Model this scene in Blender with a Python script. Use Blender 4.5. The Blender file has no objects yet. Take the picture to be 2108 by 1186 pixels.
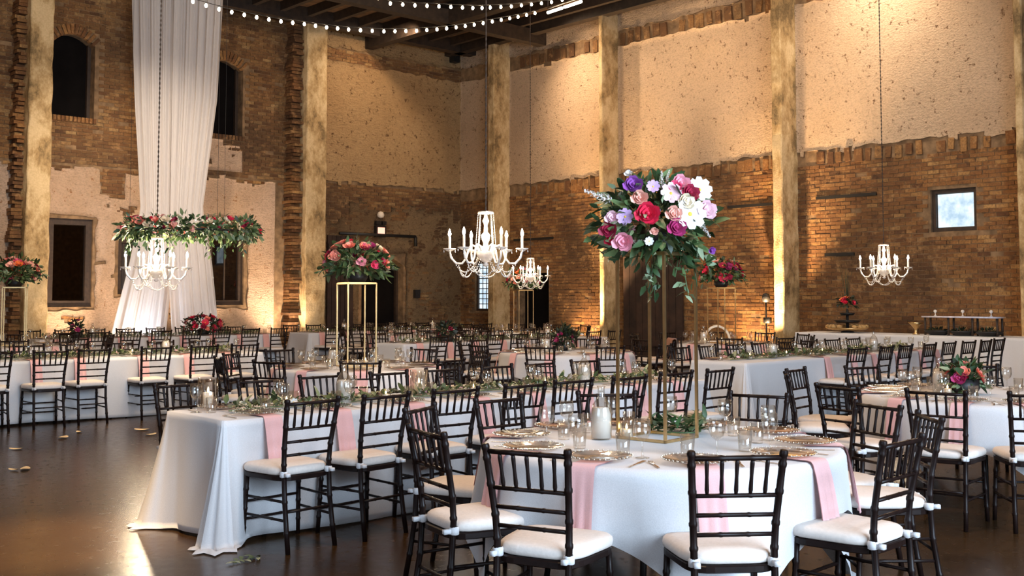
import bpy, math, random
from mathutils import Vector, Matrix, noise
random.seed(7)
sc = bpy.context.scene
COL = sc.collection
PI = math.pi
rad = math.radians

# ------------------------------------------------------------------ camera
FPX, HZ, CX, CAMZ = 2200.0, 612.0, 1054.0, 1.53
AZ = rad(47.5)
Fv = Vector((math.cos(AZ), math.sin(AZ), 0)); Rv = Vector((math.sin(AZ), -math.cos(AZ), 0))
cam = bpy.data.cameras.new('camera'); camo = bpy.data.objects.new('camera', cam); COL.objects.link(camo)
cam.sensor_width = 36.0; cam.lens = FPX * 36.0 / 2108.0; cam.clip_end = 200; cam.clip_start = 0.05
camo.location = (0, 0, CAMZ)
PITCH = 0.055; PPY = HZ - FPX * math.tan(PITCH)          # the frame is a crop: optical axis above its middle
cam.shift_y = (PPY - 593.0) / 2108.0
camo.rotation_euler = (PI / 2 + PITCH, 0, AZ - PI / 2)
sc.camera = camo
# ------------------------------------------------------------------ colour management
sc.view_settings.view_transform = 'Standard'; sc.view_settings.look = 'None'
sc.view_settings.exposure = 0.4; sc.view_settings.gamma = 1.0
# ------------------------------------------------------------------ room frame: left wall y=YL, right wall x=XR
XR, YL, CEIL = 19.2, 23.1, 8.6
X0, Y0 = -5.0, -5.0
# ------------------------------------------------------------------ world (daylight outside)
wd = bpy.data.worlds.new('world'); sc.world = wd; wd.use_nodes = True
bg = wd.node_tree.nodes['Background']; bg.inputs[0].default_value = (0.62, 0.78, 1.0, 1); bg.inputs[1].default_value = 0.9
# ------------------------------------------------------------------ large lights: daylight through the tall windows behind the camera
def area(name, loc, target, sx, sy, power, col):
    l = bpy.data.lights.new(name, 'AREA'); l.shape = 'RECTANGLE'; l.size = sx; l.size_y = sy; l.energy = power; l.color = col
    o = bpy.data.objects.new(name, l); COL.objects.link(o); o.location = loc
    o.rotation_euler = (Vector(target) - Vector(loc)).to_track_quat('-Z', 'Y').to_euler(); return o
DAY = (0.62, 0.80, 1.0)
sc.cycles.transparent_max_bounces = 32
area('daylight_window_a', (X0 + 0.4, 2.0, 3.2), (X0 + 5, 2.0, 2.2), 5.2, 4.0, 130, DAY)
area('daylight_window_b', (3.5, Y0 + 0.4, 3.2), (3.5, Y0 + 5, 2.2), 6.6, 4.0, 1330, DAY)
def spot(name, loc, target, power, col, angle, blend=0.6, size=0.08):
    l = bpy.data.lights.new(name, 'SPOT'); l.energy = power; l.color = col; l.spot_size = rad(angle); l.spot_blend = blend; l.shadow_soft_size = size
    o = bpy.data.objects.new(name, l); COL.objects.link(o); o.location = loc
    o.rotation_euler = (Vector(target) - Vector(loc)).to_track_quat('-Z', 'Y').to_euler(); return o
def point(name, loc, power, col, size=0.1):
    l = bpy.data.lights.new(name, 'POINT'); l.energy = power; l.color = col; l.shadow_soft_size = size
    o = bpy.data.objects.new(name, l); COL.objects.link(o); o.location = loc; return o
WARM = (1.0, 0.66, 0.34)
WARM2 = (1.0, 0.73, 0.48)
# warm general pendants high under the roof (out of frame) and pin spots on the plaster walls
for i, (x, y, p) in enumerate(((3, 16, 270), (9, 9, 340), (13, 13, 190), (12.0, 4, 170), (4.4, 4.6, 720))):
    point('roof_lamp_light', (x, y, 8.1), p, WARM2, 0.25)
spot('pin_spot_a', (XR - 1.7, 10.0, 8.4), (XR, 10.4, 6.4), 470, (1.0, 0.82, 0.62), 120, 1.0)
spot('pin_spot_b', (XR - 1.75, 18.7, 8.3), (XR - .2, 17.3, 5.4), 460, WARM2, 120, 1.0)
spot('pin_spot_c', (XR - 2.2, 14.2, 8.4), (XR, 14.6, 6.0), 150, WARM2, 110, 1.0)
spot('pin_spot_d', (XR - 3.6, YL - 2.4, 8.3), (XR - 3.4, YL, 5.6), 270, WARM2, 120, 1.0)
spot('pin_spot_drape', (6.0, 15.0, 8.3), (8.6, 20.6, 4.6), 2600, (1.0, 0.78, 0.56), 42, 1.0)
spot('added_floor_spot', (1.2, 6.6, 8.3), (2.45, 6.95, 0), 5200, (1.0, 0.70, 0.40), 15, 0.9)  # added lamp: its warm pool imitates a reflection on the polished floor

# ------------------------------------------------------------------ pixel helpers (frame 2108 x 1186)
F3 = Fv * math.cos(PITCH) + Vector((0, 0, math.sin(PITCH))); U3 = Vector((0, 0, math.cos(PITCH))) - Fv * math.sin(PITCH)
def ray(px, py): return F3 + Rv * ((px - CX) / FPX) + U3 * ((PPY - py) / FPX)
def hd(px, py=700):
    r = ray(px, py); r.z = 0; return r / r.dot(Fv)
def at(px, py, D):
    r = ray(px, py); r = r * (D / r.dot(Fv)); return Vector((r.x, r.y, CAMZ + r.z))
def flr(px, py, z=0.0):
    r = ray(px, py); t = (z - CAMZ) / r.z; return Vector((r.x * t, r.y * t, z))
def ld(lat, D): return Rv * lat + Fv * D
def wl(px, py, Y=None):
    r = ray(px, py); t = (Y or YL) / r.y; return r.x * t, CAMZ + r.z * t
def wr(px, py, X=None):
    r = ray(px, py); t = (X or XR) / r.x; return r.y * t, CAMZ + r.z * t
def WLm(u, z, d): return (u, YL - d, z)
def WRm(u, z, d): return (XR - d, u, z)

# ------------------------------------------------------------------ materials
def nt(name):
    m = bpy.data.materials.new(name); m.use_nodes = True
    return m, m.node_tree, m.node_tree.nodes['Principled BSDF']
def N(t, typ, **kw):
    n = t.nodes.new(typ)
    for k, v in kw.items(): setattr(n, k, v)
    return n
def L(t, a, b): t.links.new(a, b)
def ramp(t, fac, stops):
    r = N(t, 'ShaderNodeValToRGB'); e = r.color_ramp.elements
    while len(e) > len(stops): e.remove(e[-1])
    while len(e) < len(stops): e.new(0.5)
    for s, (p, c) in zip(e, stops): s.position = p; s.color = (*c, 1)
    L(t, fac, r.inputs[0]); return r.outputs[0]
def tnoise(t, scale, detail=4, rough=0.55, coord='Object', stretch=None):
    tc = N(t, 'ShaderNodeTexCoord'); n = N(t, 'ShaderNodeTexNoise'); n.inputs['Scale'].default_value = scale
    n.inputs['Detail'].default_value = detail; n.inputs['Roughness'].default_value = rough
    if stretch:
        mp = N(t, 'ShaderNodeMapping'); mp.inputs['Scale'].default_value = stretch
        L(t, tc.outputs[coord], mp.inputs[0]); L(t, mp.outputs[0], n.inputs['Vector'])
    else: L(t, tc.outputs[coord], n.inputs['Vector'])
    return n.outputs[0]
def mix(t, fac, a, b, mode='MIX'):
    m = N(t, 'ShaderNodeMix', data_type='RGBA', blend_type=mode)
    if isinstance(fac, (int, float)): m.inputs[0].default_value = fac
    else: L(t, fac, m.inputs[0])
    for v, i in ((a, 6), (b, 7)):
        if isinstance(v, tuple): m.inputs[i].default_value = (*v, 1)
        else: L(t, v, m.inputs[i])
    return m.outputs[2]
def bump(t, b, h, s, dist=0.02):
    n = N(t, 'ShaderNodeBump'); n.inputs['Strength'].default_value = s; n.inputs['Distance'].default_value = dist
    L(t, h, n.inputs['Height']); L(t, n.outputs[0], b.inputs['Normal'])
def simple(name, col, rough=0.5, metal=0.0, nscale=None, namt=0.25, bmp=0.0, coat=0.0, sheen=0.0):
    m, t, b = nt(name); b.inputs['Roughness'].default_value = rough; b.inputs['Metallic'].default_value = metal
    b.inputs['Coat Weight'].default_value = coat; b.inputs['Sheen Weight'].default_value = sheen
    n = tnoise(t, nscale or 12.0)
    lo = tuple(max(0, c * (1 - namt)) for c in col); hi = tuple(min(1, c * (1 + namt)) for c in col)
    L(t, ramp(t, n, [(0.3, lo), (0.7, hi)]), b.inputs['Base Color'])
    if bmp: bump(t, b, n, bmp)
    return m
def emis(name, col, s):
    m = bpy.data.materials.new(name); m.use_nodes = True; t = m.node_tree; t.nodes.clear()
    e = N(t, 'ShaderNodeEmission'); e.inputs[0].default_value = (*col, 1); e.inputs[1].default_value = s
    o = N(t, 'ShaderNodeOutputMaterial'); L(t, e.outputs[0], o.inputs[0]); return m
M = {}
M['wood'] = simple('dark_lacquered_wood', (0.012, 0.006, 0.005), 0.36, nscale=30); M['wood'].node_tree.nodes['Principled BSDF'].inputs['Specular IOR Level'].default_value = 0.18
M['cushion'] = simple('ivory_cushion', (0.74, 0.66, 0.60), 0.85, nscale=60, namt=0.05, bmp=0.1)
M['champagne'] = simple('champagne_glass_beads', (0.80, 0.68, 0.52), 0.25, 0.6, namt=0.08)
M['gold'] = simple('brushed_gold', (0.72, 0.50, 0.24), 0.32, 1.0, nscale=20, namt=0.12)
M['black'] = simple('black_metal', (0.012, 0.011, 0.011), 0.5, nscale=20)
M['void'] = simple('black_board_and_dark_opening', (0.006, 0.005, 0.005), 0.8, nscale=3)  # boards in the windows; in doorways the unlit dark is painted black
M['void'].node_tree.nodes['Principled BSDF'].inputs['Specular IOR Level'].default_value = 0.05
M['barn'] = simple('rusty_dark_door', (0.030, 0.014, 0.009), 0.75, nscale=4, namt=0.6)
M['frame'] = simple('dark_window_timber', (0.035, 0.020, 0.012), 0.6, nscale=14, namt=0.4)
M['ivory'] = simple('ivory_wax', (0.85, 0.74, 0.60), 0.5, namt=0.05)
M['silver'] = simple('silver_cutlery', (0.72, 0.62, 0.52), 0.22, 1.0, namt=0.05)
M['steel'] = simple('grey_steel_pipe', (0.25, 0.22, 0.2), 0.4, 1.0)
M['petal_floor'] = simple('ivory_petal', (0.75, 0.55, 0.30), 0.6)
def fabric(name, col, trans=0.0, scale=220, fold=0.0):
    m, t, b = nt(name); b.inputs['Roughness'].default_value = 0.9; b.inputs['Sheen Weight'].default_value = 0.15
    n = tnoise(t, scale, 2, 0.5); n2 = tnoise(t, 3.0, 3)
    c = mix(t, 0.10, ramp(t, n, [(0.2, tuple(v * .8 for v in col)), (0.8, col)]), ramp(t, n2, [(0.3, tuple(v * .85 for v in col)), (0.7, col)]))
    L(t, c, b.inputs['Base Color']); bump(t, b, n, 0.12, 0.004)
    if trans:
        out = [x for x in t.nodes if x.type == 'OUTPUT_MATERIAL'][0]
        tr = N(t, 'ShaderNodeBsdfTranslucent'); L(t, c, tr.inputs[0]); mx = N(t, 'ShaderNodeMixShader'); mx.inputs[0].default_value = trans
        L(t, b.outputs[0], mx.inputs[1]); L(t, tr.outputs[0], mx.inputs[2]); L(t, mx.outputs[0], out.inputs[0])
    return m
M['cloth'] = fabric('white_linen', (0.77, 0.755, 0.765), 0.08)
M['napkin'] = fabric('blush_pink_linen', (0.86, 0.50, 0.49), 0.05, 260)
def sheer():
    m = bpy.data.materials.new('sheer_white_voile'); m.use_nodes = True; t = m.node_tree; t.nodes.clear()
    d = N(t, 'ShaderNodeBsdfDiffuse'); tr = N(t, 'ShaderNodeBsdfTranslucent'); tp = N(t, 'ShaderNodeBsdfTransparent')
    n = tnoise(t, 40, 3, 0.6, stretch=(6, 6, 0.15)); c = ramp(t, n, [(0.3, (0.80, 0.79, 0.80)), (0.7, (0.92, 0.90, 0.90))])
    L(t, c, d.inputs[0]); L(t, c, tr.inputs[0])
    a = N(t, 'ShaderNodeMixShader'); a.inputs[0].default_value = 0.45; L(t, d.outputs[0], a.inputs[1]); L(t, tr.outputs[0], a.inputs[2])
    b = N(t, 'ShaderNodeMixShader'); b.inputs[0].default_value = 0.16; L(t, a.outputs[0], b.inputs[1]); L(t, tp.outputs[0], b.inputs[2])
    o = N(t, 'ShaderNodeOutputMaterial'); L(t, b.outputs[0], o.inputs[0]); return m
M['sheer'] = sheer()
def glassy(name, tint, gloss=0.0, rough=0.03):
    m = bpy.data.materials.new(name); m.use_nodes = True; t = m.node_tree; t.nodes.clear()
    tp = N(t, 'ShaderNodeBsdfTransparent'); tp.inputs[0].default_value = (*tint, 1)
    g = N(t, 'ShaderNodeBsdfGlossy'); g.inputs['Roughness'].default_value = rough
    lw = N(t, 'ShaderNodeLayerWeight'); lw.inputs[0].default_value = 0.5; pw = N(t, 'ShaderNodeMath', operation='POWER'); pw.inputs[1].default_value = 3.0; L(t, lw.outputs['Facing'], pw.inputs[0]); ml = N(t, 'ShaderNodeMath', operation='MULTIPLY'); ml.inputs[1].default_value = 0.7; L(t, pw.outputs[0], ml.inputs[0])
    n = tnoise(t, 8, 2); mr = N(t, 'ShaderNodeMapRange'); mr.inputs[3].default_value = gloss + 0.02; mr.inputs[4].default_value = gloss + 0.06
    L(t, n, mr.inputs[0]); ad = N(t, 'ShaderNodeMath', operation='ADD', use_clamp=True); L(t, ml.outputs[0], ad.inputs[0]); L(t, mr.outputs[0], ad.inputs[1])
    x = N(t, 'ShaderNodeMixShader'); L(t, ad.outputs[0], x.inputs[0]); L(t, tp.outputs[0], x.inputs[1]); L(t, g.outputs[0], x.inputs[2])
    o = N(t, 'ShaderNodeOutputMaterial'); L(t, x.outputs[0], o.inputs[0]); return m
M['glass'] = glassy('clear_glass', (0.97, 0.96, 0.94), 0.05)
M['plate'] = glassy('pale_glass_plate', (0.90, 0.86, 0.82), 0.14, 0.08)
M['pane'] = glassy('dark_window_glass', (0.30, 0.22, 0.15), 0.10, 0.02)
def frosted():
    m, t, b = nt('frosted_crystal'); b.inputs['Base Color'].default_value = (0.95, 0.90, 0.84, 1); b.inputs['Roughness'].default_value = 0.12
    n = tnoise(t, 30, 2); L(t, ramp(t, n, [(0.3, (0.88, 0.80, 0.72)), (0.7, (0.98, 0.94, 0.9))]), b.inputs['Base Color'])
    b.inputs['Transmission Weight'].default_value = 0.35; b.inputs['Coat Weight'].default_value = 0.5
    b.inputs['Subsurface Weight'].default_value = 0.0; return m
M['crystal'] = frosted()
M['bulb'] = emis('lit_candle_bulb', (1.0, 0.86, 0.66), 45)
M['fairy'] = emis('lit_string_bulb', (1.0, 0.80, 0.52), 26)
M['flame'] = emis('candle_flame', (1.0, 0.70, 0.34), 30)
M['tube'] = emis('lit_tube_lamp', (1.0, 0.85, 0.62), 9)
M['sign'] = emis('lit_sign_face', (1.0, 0.42, 0.30), 1.6)
def winlight(name, s):
    m = bpy.data.materials.new(name); m.use_nodes = True; t = m.node_tree; t.nodes.clear()
    n = tnoise(t, 5.0, 4); c = ramp(t, n, [(0.35, (0.42, 0.58, 0.72)), (0.6, (0.80, 0.92, 1.0))])
    e = N(t, 'ShaderNodeEmission'); L(t, c, e.inputs[0]); e.inputs[1].default_value = s
    o = N(t, 'ShaderNodeOutputMaterial'); L(t, e.outputs[0], o.inputs[0]); return m
M['daypane'] = winlight('daylit_window_pane', 0.95)
def leafmat(name, cols):
    m, t, b = nt(name); g = N(t, 'ShaderNodeNewGeometry'); L(t, ramp(t, g.outputs['Random Per Island'], cols), b.inputs['Base Color'])
    b.inputs['Roughness'].default_value = 0.5; return m
M['leaf'] = leafmat('mixed_green_leaves', [(0.0, (0.010, 0.028, 0.008)), (0.45, (0.035, 0.080, 0.022)), (0.8, (0.11, 0.17, 0.06)), (1.0, (0.30, 0.36, 0.22))])
M['sage'] = leafmat('sage_green_leaves', [(0.0, (0.05, 0.08, 0.025)), (0.5, (0.14, 0.17, 0.06)), (1.0, (0.36, 0.36, 0.22))])
M['darkleaf'] = leafmat('dark_foliage', [(0.0, (0.008, 0.012, 0.006)), (0.7, (0.02, 0.035, 0.014)), (1.0, (0.05, 0.07, 0.03))])
FC = dict(purple=(0.26, 0.06, 0.34), lilac=(0.56, 0.36, 0.62), peach=(0.85, 0.42, 0.33), hotred=(0.72, 0.015, 0.06), crimson=(0.36, 0.012, 0.05),
          hotpink=(0.78, 0.07, 0.18), palepink=(0.86, 0.55, 0.62), pink=(0.82, 0.32, 0.40), magenta=(0.42, 0.03, 0.14), white=(0.85, 0.82, 0.80),
          orange=(0.85, 0.20, 0.05), cream=(0.80, 0.66, 0.46), yellow=(0.85, 0.55, 0.06), salmon=(0.88, 0.28, 0.20))
def petalmat(k):
    m, t, b = nt('petal_' + k); c = FC[k]; g = N(t, 'ShaderNodeNewGeometry')
    L(t, ramp(t, g.outputs['Random Per Island'], [(0.0, tuple(v * 0.75 for v in c)), (1.0, tuple(min(1, v * 1.15) for v in c))]), b.inputs['Base Color'])
    b.inputs['Roughness'].default_value = 0.6; return m
FM = {k: petalmat(k) for k in FC}
BST = [(0.0, (0.09, 0.035, 0.011)), (0.12, (0.19, 0.078, 0.022)), (0.5, (0.255, 0.112, 0.032)), (0.85, (0.32, 0.155, 0.046)), (1.0, (0.44, 0.25, 0.09))]
def brickmat(name, src, stops):
    m, t, b = nt(name); b.inputs['Roughness'].default_value = 0.9
    if src == 'obj': f = N(t, 'ShaderNodeObjectInfo').outputs['Random']
    else:
        a = N(t, 'ShaderNodeAttribute'); a.attribute_name = 'bval'; f = a.outputs['Fac']
    g = N(t, 'ShaderNodeNewGeometry'); n = N(t, 'ShaderNodeTexNoise'); n.inputs['Scale'].default_value = 0.55; n.inputs['Detail'].default_value = 5
    L(t, g.outputs['Position'], n.inputs['Vector'])
    n2 = N(t, 'ShaderNodeTexNoise'); n2.inputs['Scale'].default_value = 28; n2.inputs['Detail'].default_value = 4; L(t, g.outputs['Position'], n2.inputs['Vector'])
    c = ramp(t, f, stops)
    c = mix(t, ramp(t, n.outputs[0], [(0.40, (0, 0, 0)), (0.64, (.85, .85, .85))]), c, (0.060, 0.031, 0.013))      # soot stains
    c = mix(t, ramp(t, n2.outputs[0], [(0.35, (.55, .55, .55)), (0.62, (0, 0, 0))]), c, (0.10, 0.045, 0.02), 'MIX')
    n3 = N(t, 'ShaderNodeTexNoise'); n3.inputs['Scale'].default_value = 5.5; n3.inputs['Detail'].default_value = 7; n3.inputs['Roughness'].default_value = 0.7; L(t, g.outputs['Position'], n3.inputs['Vector'])
    c = mix(t, ramp(t, n3.outputs[0], [(0.54, (0, 0, 0)), (0.66, (.75, .75, .75))]), c, (0.36, 0.205, 0.085))      # mortar smears
    c = mix(t, ramp(t, n3.outputs[0], [(0.33, (.85, .85, .85)), (0.43, (0, 0, 0))]), c, (0.045, 0.022, 0.010))       # chipped dark spots
    L(t, c, b.inputs['Base Color']); bump(t, b, n2.outputs[0], 0.5, 0.015); return m
M['brick'] = brickmat('old_orange_brick', 'attr', BST); M['brick_one'] = brickmat('old_orange_brick_single', 'obj', BST)
BSD = [(p, (c[0] * .85, c[1] * .95, c[2] * 1.1)) for p, c in BST]
M['brick_dark'] = brickmat('dark_brown_brick', 'attr', BSD); M['brick_dark_one'] = brickmat('dark_brown_brick_single', 'obj', BSD)
M['mortar'] = simple('old_mortar', (0.20, 0.125, 0.065), 0.95, nscale=6, namt=0.45, bmp=0.4)
def plaster(name, base, dark, speck, ls=0.35, sp=0.40):
    m, t, b = nt(name); b.inputs['Roughness'].default_value = 0.92
    big = tnoise(t, ls, 5, 0.6); fine = tnoise(t, 22, 5, 0.65, stretch=(1, 1, 1.6)); spk = tnoise(t, 9.0, 6, 0.75)
    c = ramp(t, big, [(0.3, dark), (0.62, base)])
    c = mix(t, ramp(t, fine, [(0.30, (.45, .45, .45)), (0.55, (0, 0, 0))]), c, tuple(v * 0.5 for v in dark))
    c = mix(t, ramp(t, spk, [(sp - 0.05, (.95, .95, .95)), (sp, (0, 0, 0))]), c, speck)
    lin = tnoise(t, 6.0, 6, 0.7, stretch=(1, 1, 3.5)); c = mix(t, ramp(t, lin, [(0.34, (.55, .55, .55)), (0.44, (0, 0, 0))]), c, tuple(v * 0.62 for v in dark))
    hm = N(t, 'ShaderNodeMath', operation='ADD'); L(t, fine, hm.inputs[0]); L(t, lin, hm.inputs[1])
    L(t, c, b.inputs['Base Color']); bump(t, b, hm.outputs[0], 1.0, 0.06); return m
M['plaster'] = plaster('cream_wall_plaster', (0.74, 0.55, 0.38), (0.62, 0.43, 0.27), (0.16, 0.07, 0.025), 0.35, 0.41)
M['plaster_shaded'] = plaster('shaded_wall_plaster', (0.60, 0.40, 0.20), (0.46, 0.28, 0.125), (0.13, 0.06, 0.02), 0.35, 0.42)  # same plaster as the cream; the weaker light is painted as tan
M['plaster_low'] = plaster('brown_wall_plaster', (0.32, 0.21, 0.105), (0.17, 0.10, 0.045), (0.09, 0.04, 0.018), 0.5, 0.43)
M['plaster_pink'] = plaster('pinkish_wall_plaster', (0.72, 0.52, 0.38), (0.60, 0.40, 0.25), (0.34, 0.15, 0.05), 0.7, 0.40)
def concrete(name, hi, lo):
    m, t, b = nt(name); b.inputs['Roughness'].default_value = 0.9
    a = tnoise(t, 1.9, 9, 0.72, stretch=(1, 1, 0.6)); f = tnoise(t, 30, 4)
    c = ramp(t, a, [(0.38, tuple(v * .38 for v in lo)), (0.46, lo), (0.56, hi)]); c = mix(t, ramp(t, f, [(0.3, (.4, .4, .4)), (0.6, (0, 0, 0))]), c, lo)
    L(t, c, b.inputs['Base Color']); bump(t, b, f, 0.4, 0.02); return m
M['concrete'] = concrete('stained_concrete', (0.66, 0.50, 0.28), (0.42, 0.28, 0.125))
def floormat():
    m, t, b = nt('polished_dark_concrete'); a = tnoise(t, 0.5, 6, 0.6); f = tnoise(t, 14, 5)
    c = ramp(t, a, [(0.3, (0.014, 0.007, 0.004)), (0.7, (0.075, 0.038, 0.013))]); L(t, mix(t, 0.25, c, ramp(t, f, [(0.3, (0.010, 0.005, 0.003)), (0.8, (0.055, 0.030, 0.016))])), b.inputs['Base Color'])
    r = N(t, 'ShaderNodeMapRange'); r.inputs[3].default_value = 0.16; r.inputs[4].default_value = 0.34; L(t, f, r.inputs[0]); L(t, r.outputs[0], b.inputs['Roughness'])
    b.inputs['Specular IOR Level'].default_value = 0.34; b.inputs['Specular Tint'].default_value = (1.0, 0.86, 0.70, 1); bump(t, b, f, 0.06, 0.01); return m
M['floor'] = floormat()
M['ceil'] = simple('dark_roof_boards', (0.11, 0.058, 0.026), 0.8, nscale=5, namt=0.5)
M['beam'] = simple('dark_roof_beam', (0.030, 0.018, 0.011), 0.7, nscale=8, namt=0.5)

# ------------------------------------------------------------------ mesh builder
class MB:
    def __init__(s): s.v = []; s.f = []
    def add(s, vs, fs):
        o = len(s.v); s.v += [tuple(v) for v in vs]; s.f += [tuple(i + o for i in f) for f in fs]
    def box(s, a, b):
        (x0, y0, z0), (x1, y1, z1) = a, b
        s.add([(x0, y0, z0), (x1, y0, z0), (x1, y1, z0), (x0, y1, z0), (x0, y0, z1), (x1, y0, z1), (x1, y1, z1), (x0, y1, z1)],
              [(3, 2, 1, 0), (4, 5, 6, 7), (0, 1, 5, 4), (1, 2, 6, 5), (2, 3, 7, 6), (3, 0, 4, 7)])
    def mbox(s, fn, u0, u1, z0, z1, d0, d1):    # box in wall coordinates
        P = [fn(u, z, d) for d in (d0, d1) for z in (z0, z1) for u in (u0, u1)]
        s.add(P, [(0, 1, 3, 2), (4, 6, 7, 5), (0, 4, 5, 1), (2, 3, 7, 6), (0, 2, 6, 4), (1, 5, 7, 3)])
    def tube(s, path, r, n=8, cap=True):
        path = [Vector(p) for p in path]; k = len(path); rs = r if isinstance(r, (list, tuple)) else [r] * k
        o = len(s.v); up = None
        for i, p in enumerate(path):
            d = (path[min(i + 1, k - 1)] - path[max(i - 1, 0)]).normalized()
            if up is None:
                up = Vector((0, 0, 1)) if abs(d.z) < 0.9 else Vector((1, 0, 0))
            a = d.cross(up)
            if a.length < 1e-5: a = d.cross(Vector((1, 0.3, 0)))
            a.normalize(); b = a.cross(d).normalized(); up = b
            for j in range(n):
                t = 2 * PI * j / n; s.v.append(tuple(p + (a * math.cos(t) + b * math.sin(t)) * rs[i]))
        for i in range(k - 1):
            for j in range(n):
                j2 = (j + 1) % n; s.f.append((o + i * n + j, o + i * n + j2, o + (i + 1) * n + j2, o + (i + 1) * n + j))
        if cap:
            s.f.append(tuple(o + j for j in range(n))[::-1]); s.f.append(tuple(o + (k - 1) * n + j for j in range(n)))
    def lathe(s, prof, n=16, c=(0, 0, 0), sx=1, sy=1):
        o = len(s.v); k = len(prof)
        for r, z in prof:
            for j in range(n):
                t = 2 * PI * j / n; s.v.append((c[0] + r * sx * math.cos(t), c[1] + r * sy * math.sin(t), c[2] + z))
        for i in range(k - 1):
            for j in range(n):
                j2 = (j + 1) % n; s.f.append((o + i * n + j, o + i * n + j2, o + (i + 1) * n + j2, o + (i + 1) * n + j))
    def rings(s, rings, close_top=True, close_bot=True):
        n = len(rings[0]); o = len(s.v)
        for r in rings: s.v += [tuple(p) for p in r]
        for i in range(len(rings) - 1):
            for j in range(n):
                j2 = (j + 1) % n; s.f.append((o + i * n + j, o + i * n + j2, o + (i + 1) * n + j2, o + (i + 1) * n + j))
        if close_bot: s.f.append(tuple(o + j for j in range(n))[::-1])
        if close_top: s.f.append(tuple(o + (len(rings) - 1) * n + j for j in range(n)))
    def mesh(s, name, mat, smooth=True):
        m = bpy.data.meshes.new(name); m.from_pydata(s.v, [], s.f); m.materials.append(mat)
        if smooth: m.polygons.foreach_set('use_smooth', [True] * len(m.polygons))
        m.update(); return m
def link(name, mesh, parent=None, loc=None, rot=None, scale=None):
    o = bpy.data.objects.new(name, mesh); COL.objects.link(o)
    if name in ('foliage', 'leaves', 'food', 'salad', 'twigs', 'rim'): o['kind'] = 'stuff'
    if parent: o.parent = parent
    if loc is not None: o.location = loc
    if rot is not None: o.rotation_euler = rot
    if scale is not None: o.scale = scale
    return o
def tag(o, label, cat=None, group=None, kind=None):
    if label: o['label'] = label
    if cat: o['category'] = cat
    if group: o['group'] = group
    if kind: o['kind'] = kind
    return o
def empty(name, loc=(0, 0, 0), rz=0.0):
    o = bpy.data.objects.new(name, None); COL.objects.link(o); o.location = loc; o.rotation_euler = (0, 0, rz); o.empty_display_size = 0.1; return o
def inst(name, spec, loc, rz, label, cat, group=None, scale=None):
    e = empty(name, loc, rz); tag(e, label, cat, group)
    if scale: e.scale = (scale,) * 3
    for s in spec:
        c = link(s[0], s[1], e)
        if s[0] in ('bead_cage', 'bead_strand'): c['kind'] = 'stuff'
        for k in (s[2] if len(s) > 2 else ()): link(k[0], k[1], c)
    return e
def wobble(p, amp, sc_=3.0):
    v = noise.noise_vector(Vector(p) * sc_); return (p[0] + v.x * amp, p[1] + v.y * amp, p[2] + v.z * amp)

# ================================================================== STRUCTURE
b = MB(); b.add([(X0, Y0, 0), (XR + .5, Y0, 0), (XR + .5, YL + .5, 0), (X0, YL + .5, 0)], [(0, 1, 2, 3)])
tag(link('floor', b.mesh('floor', M['floor'])), 'dark polished concrete floor under the tables', 'floor', kind='structure')
b = MB(); b.box((X0, Y0, CEIL + .02), (XR + .5, YL + .5, CEIL + .12))
ceil = tag(link('ceiling', b.mesh('ceiling', M['ceil'], False)), 'dark timber roof above the hall', 'ceiling', kind='structure')
bm = MB(); bm.box((-.06, 0, 0), (.06, YL - 14, .22)); jm = bm.mesh('joist', M['beam'], False)
for i in range(14): link('joist', jm, ceil, (XR - .9 - i * .75, 14, CEIL - .2))
for nm, a, c in (('edge_beam', (XR - .62, 8, CEIL - .34), (XR - .38, YL, CEIL + .01)), ('edge_beam', (9.5, YL - .7, CEIL - .34), (XR, YL - .42, CEIL + .01)),
                 ('roof_girder', (10.0, 19.6, CEIL - .55), (XR, 19.85, CEIL - .2)), ('roof_girder', (15.9, 8.0, CEIL - .55), (16.15, YL, CEIL - .2))):
    b = MB(); b.box(a, c); link(nm, b.mesh(nm, M['beam'], False), ceil)
b = MB()
for y in (0, .16): b.tube([(XR - .3, 12, CEIL - .12 - y), (XR - .3, 22.6, CEIL - .12 - y)], .03, 8)
link('conduit', b.mesh('conduit', M['steel']), ceil)

ZB, ZT0, ZT1 = 4.48, 7.58, 7.93      # plaster bottom, top brick band
def box_hole(f, x0, x1, y0, y1):
    xm = (x0 + x1) / 2; ym = (y0 + y1) / 2
    return [f(x0, ym)[0], f(x1, ym)[0], f(xm, y1)[1], f(xm, y0)[1]]   # u0,u1,z0,z1
HL = dict(w1=box_hole(wl, 104, 195, 68, 241), w2=box_hole(wl, 424, 500, 122, 278), w3=box_hole(wl, 98, 190, 450, 632), w4=box_hole(wl, 243, 300, 492, 606),
          w5=box_hole(wl, 430, 502, 456, 628), d1=box_hole(wl, 744, 830, 528, 700))
HL['d1'][2] = 0.0
HR = dict(w6=box_hole(wr, 1014, 978, 538, 640), d3=box_hole(wr, 1130, 1064, 562, 700), w7=box_hole(wr, 2010, 1916, 388, 476))
HR['d3'][2] = 0.0
def inhole(H, u, z, m=0.0): return any(h[0] - m < u < h[1] + m and h[2] - m < z < h[3] + m for h in H.values())
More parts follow.
